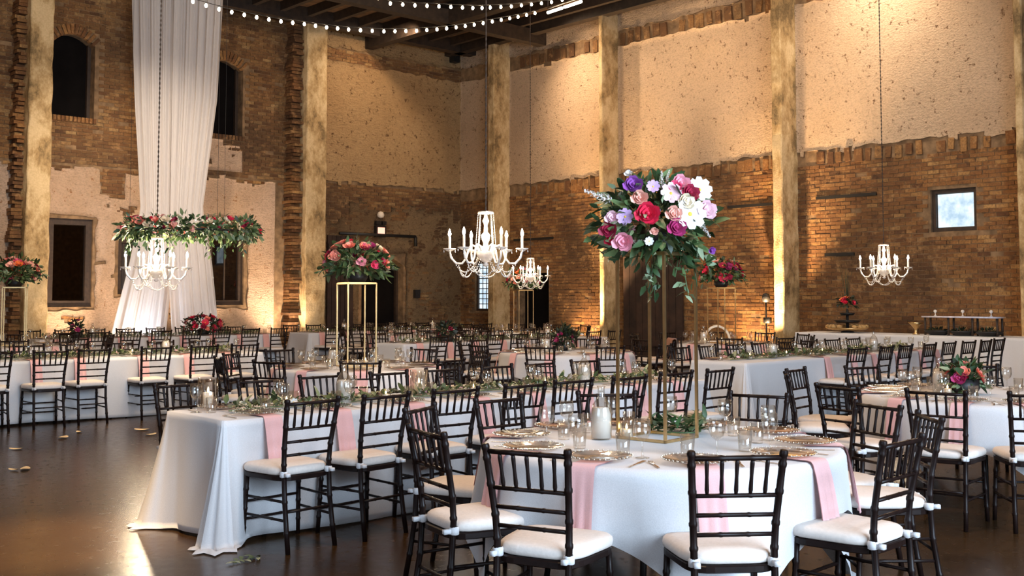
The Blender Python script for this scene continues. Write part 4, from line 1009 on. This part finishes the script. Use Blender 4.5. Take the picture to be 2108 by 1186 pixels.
b = MB(); RH = .74; b.tube([(RH * math.cos(t), RH * math.sin(t), 0) for t in [2 * PI * i / 36 for i in range(37)]], .015, 6); link('hoop', b.mesh('hoop', M['black']), hp)
b = MB()
for i in range(1500):
    t = random.uniform(0, 2 * PI); d = rdir(-.8); p = Vector((RH * math.cos(t), RH * math.sin(t), .02)) + d * random.uniform(.02, .16); l_ = random.uniform(.05, .11); leaf(b, p, d + Vector((0, 0, -.3)), l_, l_ * .45)
for i in range(26):
    t = random.uniform(0, 2 * PI); p0 = Vector((RH * math.cos(t), RH * math.sin(t), 0)); Lh = random.uniform(.12, .34)
    for k in range(9): l_ = random.uniform(.05, .09); leaf(b, p0 + Vector((0, 0, -Lh * k / 9)) + rdir() * .02, Vector((0, 0, -1)) + rdir() * .8, l_, l_ * .4)
link('foliage', b.mesh('foliage', M['leaf']), hp)
for i in range(110):
    t = random.uniform(0, 2 * PI); d = rdir(-.4); flower(hp, 'rose', random.choice(('crimson', 'hotred', 'salmon', 'peach', 'cream', 'crimson')), Vector((RH * math.cos(t), RH * math.sin(t), .03)) + d * .12, d, random.uniform(.035, .06))
b = MB()
for k in range(3):
    t = k * 2.1 + .5; b.tube([(RH * math.cos(t), RH * math.sin(t), 0), (RH * math.cos(t), RH * math.sin(t), CEIL - hc.z)], .0025, 4)
link('hanging_wire', b.mesh('hanging_wire', M['black']), hp)

# ================================================================== CHANDELIERS
def chand_spec():
    S = []; cr = M['crystal']
    b = MB(); b.lathe([(.001, -.17), (.02, -.16), (.03, -.145), (.012, -.13), (.05, -.11), (.085, -.07), (.095, -.03), (.07, 0), (.03, .03), (.022, .06), (.04, .10), (.045, .14), (.02, .17), (.018, .25), (.035, .28), (.02, .31), (.012, .36), (.001, .37)], 16); S.append(('column', b.mesh('column', cr)))
    b = MB(); b.lathe([(.001, .372), (.075, .372), (.082, .36), (.075, .348), (.001, .348)], 16); S.append(('top_plate', b.mesh('top_plate', cr)))
    b = MB()
    for i in range(8):
        a = 2 * PI * i / 8; n = 24
        for k in range(n + 1):
            t = k / n; r = .075 + .03 * t; b.lathe([(.0005, -.007), (.006, 0), (.0005, .007)], 5, (r * math.cos(a), r * math.sin(a), .35 - .40 * t))
    S.append(('bead_cage', b.mesh('bead_cage', cr)))
    for i in range(6):
        a = 2 * PI * i / 6 + .35; ca, sa = math.cos(a), math.sin(a)
        f = lambda r, z: (r * ca, r * sa, z)
        b = MB(); b.tube([f(r, z) for r, z in ((.06, -.03), (.10, .03), (.14, .045), (.17, .0), (.19, -.08), (.23, -.135), (.29, -.135), (.34, -.08), (.355, -.01))], .011, 7); arm = b.mesh('arm', cr)
        b = MB(); b.lathe([(.012, -.02), (.03, -.012), (.062, .006), (.064, .012), (.03, .004), (.014, .006)], 12, f(.355, 0)); pan = b.mesh('drip_pan', cr)
        b = MB(); b.lathe([(.012, .004), (.013, .01), (.013, .125), (.001, .127)], 10, f(.355, 0)); sl = b.mesh('candle_sleeve', M['ivory'])
        b = MB(); b.lathe([(.006, .125), (.015, .145), (.016, .158), (.009, .185), (.001, .205)], 10, f(.355, 0)); bu = b.mesh('bulb', M['bulb'])
        S.append(('arm', arm, [('drip_pan', pan), ('candle_sleeve', sl), ('bulb', bu)]))
        b = MB(); a2 = a + PI / 3
        def beads(p0, p1, sag, n):
            for k in range(n + 1):
                t = k / n; p = Vector(p0).lerp(Vector(p1), t); b.lathe([(.0005, -.009), (.008, 0), (.0005, .009)], 5, (p.x, p.y, p.z - sag * 4 * t * (1 - t)))
        beads((.27 * ca, .27 * sa, -.135), (.27 * math.cos(a2), .27 * math.sin(a2), -.135), .13, 20)
        beads((.355 * ca, .355 * sa, -.01), (.09 * ca, .09 * sa, -.10), .16, 20)
        for k in range(5):
            t = k / 4 * 2 * PI; b.lathe([(.0005, -.03), (.007, -.018), (.0005, 0)], 5, (.355 * ca + .055 * math.cos(t), .355 * sa + .055 * math.sin(t), 0))
        S.append(('bead_strand', b.mesh('bead_strand', cr)))
    return S
CHS = chand_spec()
def chandelier(p, label, power, rot=0.0, scale=1.0):
    e = inst('chandelier', CHS, p, rot, label, 'chandelier', 'crystal chandeliers', scale)
    b = MB(); n = int((CEIL - p.z - .37 * scale) / scale / .03); b.tube([(0, 0, .37 + .03 * i) for i in range(n + 2)], [.010 if i % 2 else .004 for i in range(n + 2)], 6); link('chain', b.mesh('chain', M['frame']), e)
    l = bpy.data.lights.new('chandelier_light', 'POINT'); l.energy = power; l.color = (1.0, 0.80, 0.55); l.shadow_soft_size = .22; lo = bpy.data.objects.new('chandelier_light', l); COL.objects.link(lo); lo.parent = e; lo.location = (0, 0, .15)
chandelier(at(1000, 514, 10.4), 'largest lit crystal chandelier hanging in front of the room corner', 80, AZ + .1)
chandelier(at(1820, 552, 16.7), 'lit crystal chandelier hanging before the right brick wall', 60, AZ - .22)
chandelier(at(1092, 568, 21.9), 'smallest lit crystal chandelier, farthest back by the black doorway', 60, AZ + .08)
chandelier(at(322, 552, 13.6), 'lit crystal chandelier glowing in front of the white drape', 170, AZ + .42, 1.05)

# ================================================================== STRING LIGHTS, TRACK LIGHT
def strand(pts, Ds, n, label):
    import bisect
    P = [at(px, py, d) for (px, py), d in zip(pts, Ds)]; cum = [0]
    for a, c in zip(P, P[1:]): cum.append(cum[-1] + (c - a).length)
    def pos(s):
        i = min(len(P) - 2, max(0, bisect.bisect(cum, s) - 1)); t = (s - cum[i]) / (cum[i + 1] - cum[i]); return P[i].lerp(P[i + 1], t)
    o = empty('string_light', P[0]); tag(o, label, 'string lights', 'string lights'); ox = P[0]
    b = MB(); b.tube([pos(cum[-1] * i / 60) - ox for i in range(61)], .006, 5); link('wire', b.mesh('wire', M['black']), o)
    me = bpy.data.meshes.get('fairy_bulb')
    if not me: q = MB(); q.lathe([(.001, -.082), (.014, -.078), (.025, -.058), (.023, -.04), (.010, -.015), (.001, -.012)], 9); me = q.mesh('fairy_bulb', M['fairy'])
    mc = bpy.data.meshes.get('fairy_socket')
    if not mc: q = MB(); q.lathe([(.001, -.02), (.014, -.02), (.014, .008), (.001, .01)], 7); mc = q.mesh('fairy_socket', M['black'])
    for i in range(n):
        p = pos(cum[-1] * (i + .5) / n) - ox; bo_ = link('bulb', me, o, p); link('socket', mc, bo_)
strand([(300, -45), (400, -2), (460, 15), (515, 27), (570, 37), (622, 43), (668, 50), (716, 55), (790, 59), (850, 58), (900, 55), (945, 50), (985, 44), (1030, 36), (1068, 29), (1110, 20)], [16.2 + .28 * i for i in range(16)], 36, 'longer lower strand of warm string lights sagging below the roof')
strand([(740, -30), (800, 1), (850, 5), (900, 7), (950, 10), (985, 11), (1008, 10), (1050, 8), (1090, 4), (1130, 0), (1190, -12)], [17.6 + .25 * i for i in range(11)], 20, 'shorter upper strand of warm string lights at the top edge')
p0, p1 = at(1128, 26, 24.2), at(1200, 2, 22.3)
tl = empty('track_light', p0); tag(tl, 'bright tube lamps on a rail under the roof', 'lamp')
b = MB(); b.tube([Vector((0, 0, .1)), p1 - p0 + Vector((0, 0, .1))], .025, 6); link('rail', b.mesh('rail', M['steel']), tl)
for a, c in ((.0, .42), (.5, .95)):
    b = MB(); b.tube([(p1 - p0) * a, (p1 - p0) * c], .035, 8); link('tube_lamp', b.mesh('tube_lamp', M['tube']), tl)
b = MB(); b.tube([Vector((0, 0, .1)), Vector((0, 0, CEIL - p0.z))], .01, 5); b.tube([p1 - p0 + Vector((0, 0, .1)), Vector((p1.x - p0.x, p1.y - p0.y, CEIL - p0.z))], .01, 5); link('hanger', b.mesh('hanger', M['steel']), tl)

# ================================================================== UPLIGHTS on the floor beside the pilasters
def uplight(p, target, power, label, col=WARM, ang=70):
    e = empty('uplight', p); tag(e, label, 'uplight', 'floor uplights')
    b = MB(); b.lathe([(.001, 0), (.09, 0), (.09, .02), (.06, .03), (.06, .16), (.055, .165), (.045, .15), (.001, .15)], 14); link('housing', b.mesh('housing', M['black']), e)
    b = MB(); b.lathe([(.001, .152), (.044, .152)], 12); link('lens', b.mesh('lens', M['flame']), e)
    spot('uplight_beam', (p[0], p[1], .18), target, power, col, ang, .9, .05)
for y, pw, lb in ((PIL[1], 2600, 'black floor uplight at the second pilaster'), (PIL[2], 2800, 'black floor uplight at the third pilaster'), (PIL[3], 900, 'black floor uplight at the right edge pilaster')):
    uplight(Vector((XR - 1.08, y + .1, 0)), (XR - .58, y, 3.3), pw, lb, WARM, 56)
for y, pw, lb in ((PIL[1] + .95, 260, 'black floor uplight washing the brick left of the second pilaster'), (PIL[2] + .9, 300, 'black floor uplight washing the brick left of the third pilaster')):
    uplight(Vector((XR - .55, y, 0)), (XR, y, 2.2), pw, lb, WARM, 120)
for px, pw, lb, tz in ((560, 420, 'black floor uplight between drape and peeling column', 3.2), (215, 300, 'black floor uplight left of the drape', 3.2), (130, 220, 'black floor uplight under the far left window', 3.0), (400, 260, 'black floor uplight behind the drape', 3.4)):
    u = wl(px, 650)[0]; uplight(Vector((u, YL - .8, 0)), (u, YL, tz), pw, lb, (1.0, 0.74, 0.50), 95)
for k, px in enumerate((285, 412)):  # added lamps, to whiten the drape's foot beyond what the chandelier gives
    q = ld((px - CX) / FPX * 22.0, 22.0); uplight(Vector((q.x, q.y, 0)), (q.x + .6, q.y + .7, 2.2), 105, ('left', 'right')[k] + ' added floor uplight brightening the drape', (0.86, 0.90, 1.0), 100)
uplight(Vector((16.2, YL - .9, 0)), (16.6, YL, 3.4), 60, 'black floor uplight beside the arched doorway', WARM, 100)

# ================================================================== SMALL FIXTURES
u, z = wl(779, 476); e = empty('exit_sign', WLm(u, z, .08)); tag(e, 'small lit sign in black housing above the arched doorway', 'sign')
b = MB(); b.box((-.16, -.05, -.16), (.16, .06, .14)); b.box((-.16, -.06, .16), (.0, .04, .26)); b.box((.04, -.06, .16), (.16, .04, .26)); link('housing', b.mesh('housing', M['black'], False), e)
b = MB(); b.box((-.11, -.058, -.10), (.11, -.051, .09)); link('lit_face', b.mesh('lit_face', M['sign'], False), e)
u, z = wl(780, 443); b = MB(); b.lathe([(.001, -.09), (.08, -.06), (.10, 0), (.07, .07), (.001, .10)], 12); o = link('wall_bell', b.mesh('wall_bell', M['ivory']), None, WLm(u, z, .08)); tag(o, 'round pale emergency lamp on the wall above the lit sign', 'lamp')
u, z = wl(855, 605); b = MB(); b.box((-.09, -.06, -.11), (.09, .05, .11)); b.box((-.07, -.07, -.09), (.07, -.06, .09)); o = link('switch_box', b.mesh('switch_box', M['black'], False), None, WLm(u, z, .05)); tag(o, 'black switch box on the wall right of the arched doorway', 'switch')
u, z = wl(930, 116); b = MB(); b.box((-.11, -.12, -.2), (.11, .1, .2)); b.lathe([(.001, 0), (.08, 0), (.08, .01)], 12, (0, -.125, .05)); o = link('wall_speaker', b.mesh('wall_speaker', M['black'], False), None, WLm(u, z, .11)); tag(o, 'black box speaker high on the shaded plaster near the corner', 'speaker')
for px, tgt, lb in ((1576, 640, 'thin black lamp stand before the brick wall, left of the bright pilaster'),):
    q = ld((px - CX) / FPX * 21.9, 21.9); e = empty('lamp_stand', q); tag(e, lb, 'lamp stand')
    b = MB(); b.tube([(0, 0, .3), (0, 0, 1.45)], .018, 8); link('pole', b.mesh('pole', M['black']), e)
    for k in range(3):
        a = k * 2.09; b = MB(); b.tube([(0, 0, .55), (.35 * math.cos(a), .35 * math.sin(a), .012)], .012, 6); link('leg', b.mesh('leg', M['black']), e)
    b = MB(); b.lathe([(.001, 1.42), (.07, 1.44), (.085, 1.52), (.06, 1.60), (.001, 1.62)], 12); b.box((-.03, -.09, 1.0), (.06, .05, 1.12)); link('lamp_head', b.mesh('lamp_head', M['black']), e)
# ---- buffet along the right wall
bx = XR - 1.35; by0, by1 = 8.6, 14.6
BUF_Z = .88
for k, (ya, yb) in enumerate(((2.5, 6.7), (7.0, 11.2))):
    m = long_cloth(yb - ya, .85, 1.3 + k, BUF_Z, .12); o = link('tablecloth', m, None, (bx, (ya + yb) / 2, 0), (0, 0, PI / 2)); tag(o, ('right' if k == 0 else 'left') + ' white floor-length cloth of the buffet along the brick wall', 'tablecloth', 'buffet tablecloths')
    inst('buffet_table', [('tabletop', (lambda b: (b.box((-.40, -(yb - ya) / 2 + .02, BUF_Z - .04), (.40, (yb - ya) / 2 - .02, BUF_Z - .008)), b.mesh('tabletop', M['frame'], False))[1])(MB()))] + [('leg', (lambda b: (b.tube([(sx * .3, sy * 1.9, 0), (sx * .3, sy * 1.9, BUF_Z - .04)], .02, 6), b.mesh('leg', M['black']))[1])(MB())) for sx in (-1, 1) for sy in (-1, 1)],
         (bx, (ya + yb) / 2, 0), 0, ('right' if k == 0 else 'left') + ' buffet table under white cloth by the brick wall', 'table', 'buffet tables')
def buf(px): h = hd(px); t = bx / h.x; return Vector((bx, h.y * t, BUF_Z + .002))
q = buf(1745); e = empty('tiered_stand', q); tag(e, 'dark tiered serving stand with dishes and small flowers on the buffet', 'serving stand')
for nm, r, z in (('tier', .40, .07), ('tier', .24, .20), ('tier', .14, .34)):
    b = MB(); b.lathe([(.001, z - .02), (r * .8, z - .02), (r, z + .02), (r * .97, z + .025), (r * .78, z - .01), (.001, z - .01)], 20); link(nm, b.mesh(nm, M['black'] if r < .3 else M['gold']), e)
b = MB(); b.lathe([(.12, 0), (.12, .02), (.03, .04), (.025, .42), (.001, .44)], 12); link('stem', b.mesh('stem', M['black']), e)
b = MB()
for i in range(26): a = random.uniform(0, 6.3); r = random.uniform(.24, .36); b.lathe([(.001, 0), (.05, .01), (.045, .05), (.001, .07)], 7, (r * math.cos(a), r * math.sin(a), .08))
link('food', b.mesh('food', simple('baked_food', (.42, .26, .10), .7)), e)
bouquet('low_bouquet', (q.x, q.y, q.z + .45), .17, .12, ('hotred', 'orange', 'cream', 'crimson'), 8, 'small red and yellow flowers topping the tiered buffet stand', 110, 16, .08, .045, False, 'darkleaf', 'low bouquets', pot=False)
b = MB()
for i in range(14):
    a = random.uniform(0, 6.3); s = random.uniform(.02, .12); b.tube([(0, 0, .45), (s * math.cos(a) * .4, s * math.sin(a) * .4, .75), (s * math.cos(a), s * math.sin(a), random.uniform(.95, 1.2))], [.006, .004, .002], 4)
link('twigs', b.mesh('twigs', M['darkleaf']), e)
qa, qb = buf(1908), buf(2062); yc = (qa.y + qb.y) / 2; ln_ = abs(qa.y - qb.y)
e = empty('display_shelf', (bx, yc, BUF_Z + .002)); tag(e, 'long glass-topped display shelf with dark legs on the buffet', 'shelf')
b = MB(); b.box((-.18, -ln_ / 2, .30), (.18, ln_ / 2, .325)); link('glass_top', b.mesh('glass_top', simple('pale_glass_shelf', (.55, .55, .66), .15)), e)
for t in (-.48, -.16, .16, .48):
    b = MB(); b.tube([(-.1, t * ln_, 0), (-.1, t * ln_, .30)], .02, 6); b.tube([(.1, t * ln_, 0), (.1, t * ln_, .30)], .02, 6); link('leg', b.mesh('leg', M['frame']), e)
for i, t in enumerate((-.34, 0, .34)):
    b = MB(); b.lathe([(.001, 0), (.13, 0), (.22, .06), (.23, .08), (.21, .075), (.12, .02), (.001, .02)], 16); d_ = link('serving_bowl', b.mesh('serving_bowl', M['black']), None, (bx, yc + t * ln_, BUF_Z + .003)); tag(d_, ('right', 'middle', 'left')[i] + ' dark serving bowl under the display shelf', 'bowl', 'serving bowls')
    sb = MB()
    for k in range(40): dd = rdir(0); l_ = .07; leaf(sb, (dd.x * .14, dd.y * .14, .05 + .05 * dd.z), dd + rdir() * .5, l_, l_ * .6)
    link('salad', sb.mesh('salad', M['darkleaf']), d_)
    b = MB(); b.lathe([(.001, 0), (.03, 0), (.008, .02), (.008, .05), (.03, .075), (.026, .10), (.001, .11)], 10); cc = link('finial_jar', b.mesh('finial_jar', M['crystal']), None, (bx, yc + t * ln_ * 1.1, BUF_Z + .329)); tag(cc, ('right', 'middle', 'left')[i] + ' small pale jar on top of the display shelf', 'jar', 'jars on shelf')
q = buf(1886); b = MB(); b.lathe([(.001, 0), (.07, 0), (.03, .03), (.025, .09), (.09, .17), (.14, .21), (.135, .21), (.08, .165), (.001, .10)], 16); o = link('pedestal_bowl', b.mesh('pedestal_bowl', M['gold']), None, q); tag(o, 'gold pedestal bowl on the buffet left of the display shelf', 'bowl')
# ---- covered dish / arch stand on the far centre table, brown wrap on a chair
q = T7c + ld(0, .41); e = empty('arched_serving_stand', (q.x, q.y, TZ + .002), AZ); tag(e, 'pale arched stand on the round table under the orange bouquet', 'stand')
b = MB(); b.tube([(0, .22 * math.cos(t), .27 * math.sin(t)) for t in [PI * i / 14 for i in range(15)]], .022, 7); link('arch', b.mesh('arch', M['ivory']), e)
b = MB(); b.box((-.06, -.24, 0), (.06, .24, .02)); link('base', b.mesh('base', M['ivory'], False), e)
for (x0, x1, yy) in ((1682, 1806, 399), (1500, 1592, 420), (1700, 1760, 523), (1060, 1140, 490)):  # black bars stand in for the shade in narrow wall slots
    a, c = wr(x1, yy), wr(x0, yy); b = MB(); b.mbox(WRm, a[0], c[0], a[1] - .03, a[1] + .03, -.01, .05); link('dark_slot', b.mesh('dark_slot', M['black'], False), wallR)
w = phi2w(2); d = Vector((math.cos(w), math.sin(w), 0)); q = T5c + d * 1.24
b = MB(); rows = [(-.275, .62), (-.283, .75), (-.288, .90), (-.275, .945), (-.235, .95), (-.205, .93), (-.195, .80), (-.185, .66)]
for k, (y, z) in enumerate(rows):
    for i in range(9): b.v.append((-.19 + .0475 * i + .01 * math.sin(k), y + .008 * math.sin(i * 2.1 + k), z + .012 * math.sin(i * 1.7)))
for k in range(len(rows) - 1):
    for i in range(8): o_ = k * 9 + i; b.f.append((o_, o_ + 1, o_ + 10, o_ + 9))
o = link('shawl', b.mesh('shawl', fabric('brown_wool', (0.30, 0.12, 0.06))), None, (q.x, q.y, 0), (0, 0, w + PI / 2)); tag(o, 'brown shawl draped over a chair back right of the centre round table', 'shawl')
# ---- petals and fallen leaves on the floor
def petal_obj(p, s, rz, lab, mat='petal_floor'):
    b = MB(); b.rings([[(s * math.cos(t) * k, s * .6 * math.sin(t) * k, .002 + .012 * k * k * (1 + .4 * math.cos(2 * t))) for t in [2 * PI * i / 12 for i in range(12)]] for k in (.05, .5, 1.0)], False, True)
    o = link('fallen_petal', b.mesh('fallen_petal', M[mat]), None, p, (0, 0, rz)); tag(o, lab, 'petal', 'fallen petals')
for i, (px, py, s) in enumerate(((33, 926, .07), (28, 969, .05), (52, 967, .07), (130, 902, .08), (163, 891, .05), (292, 886, .09), (310, 896, .07))):
    petal_obj(flr(px, py) + Vector((0, 0, .001)), s, random.uniform(0, 3), ('leftmost', 'lower left', 'lower', 'middle', 'upper middle', 'largest right', 'rightmost')[i] + ' pale petal on the dark floor near the left long table')
b = MB()
for i in range(14): leaf(b, (random.uniform(-.1, .1), random.uniform(-.06, .06), .004), Vector((random.uniform(-1, 1), random.uniform(-1, 1), .15)), .06, .028, Vector((0, 0, 1)))
o = link('fallen_sprig', b.mesh('fallen_sprig', M['sage']), None, flr(505, 1155)); tag(o, 'small green leaf sprig on the floor at the puddled cloth corner', 'sprig')
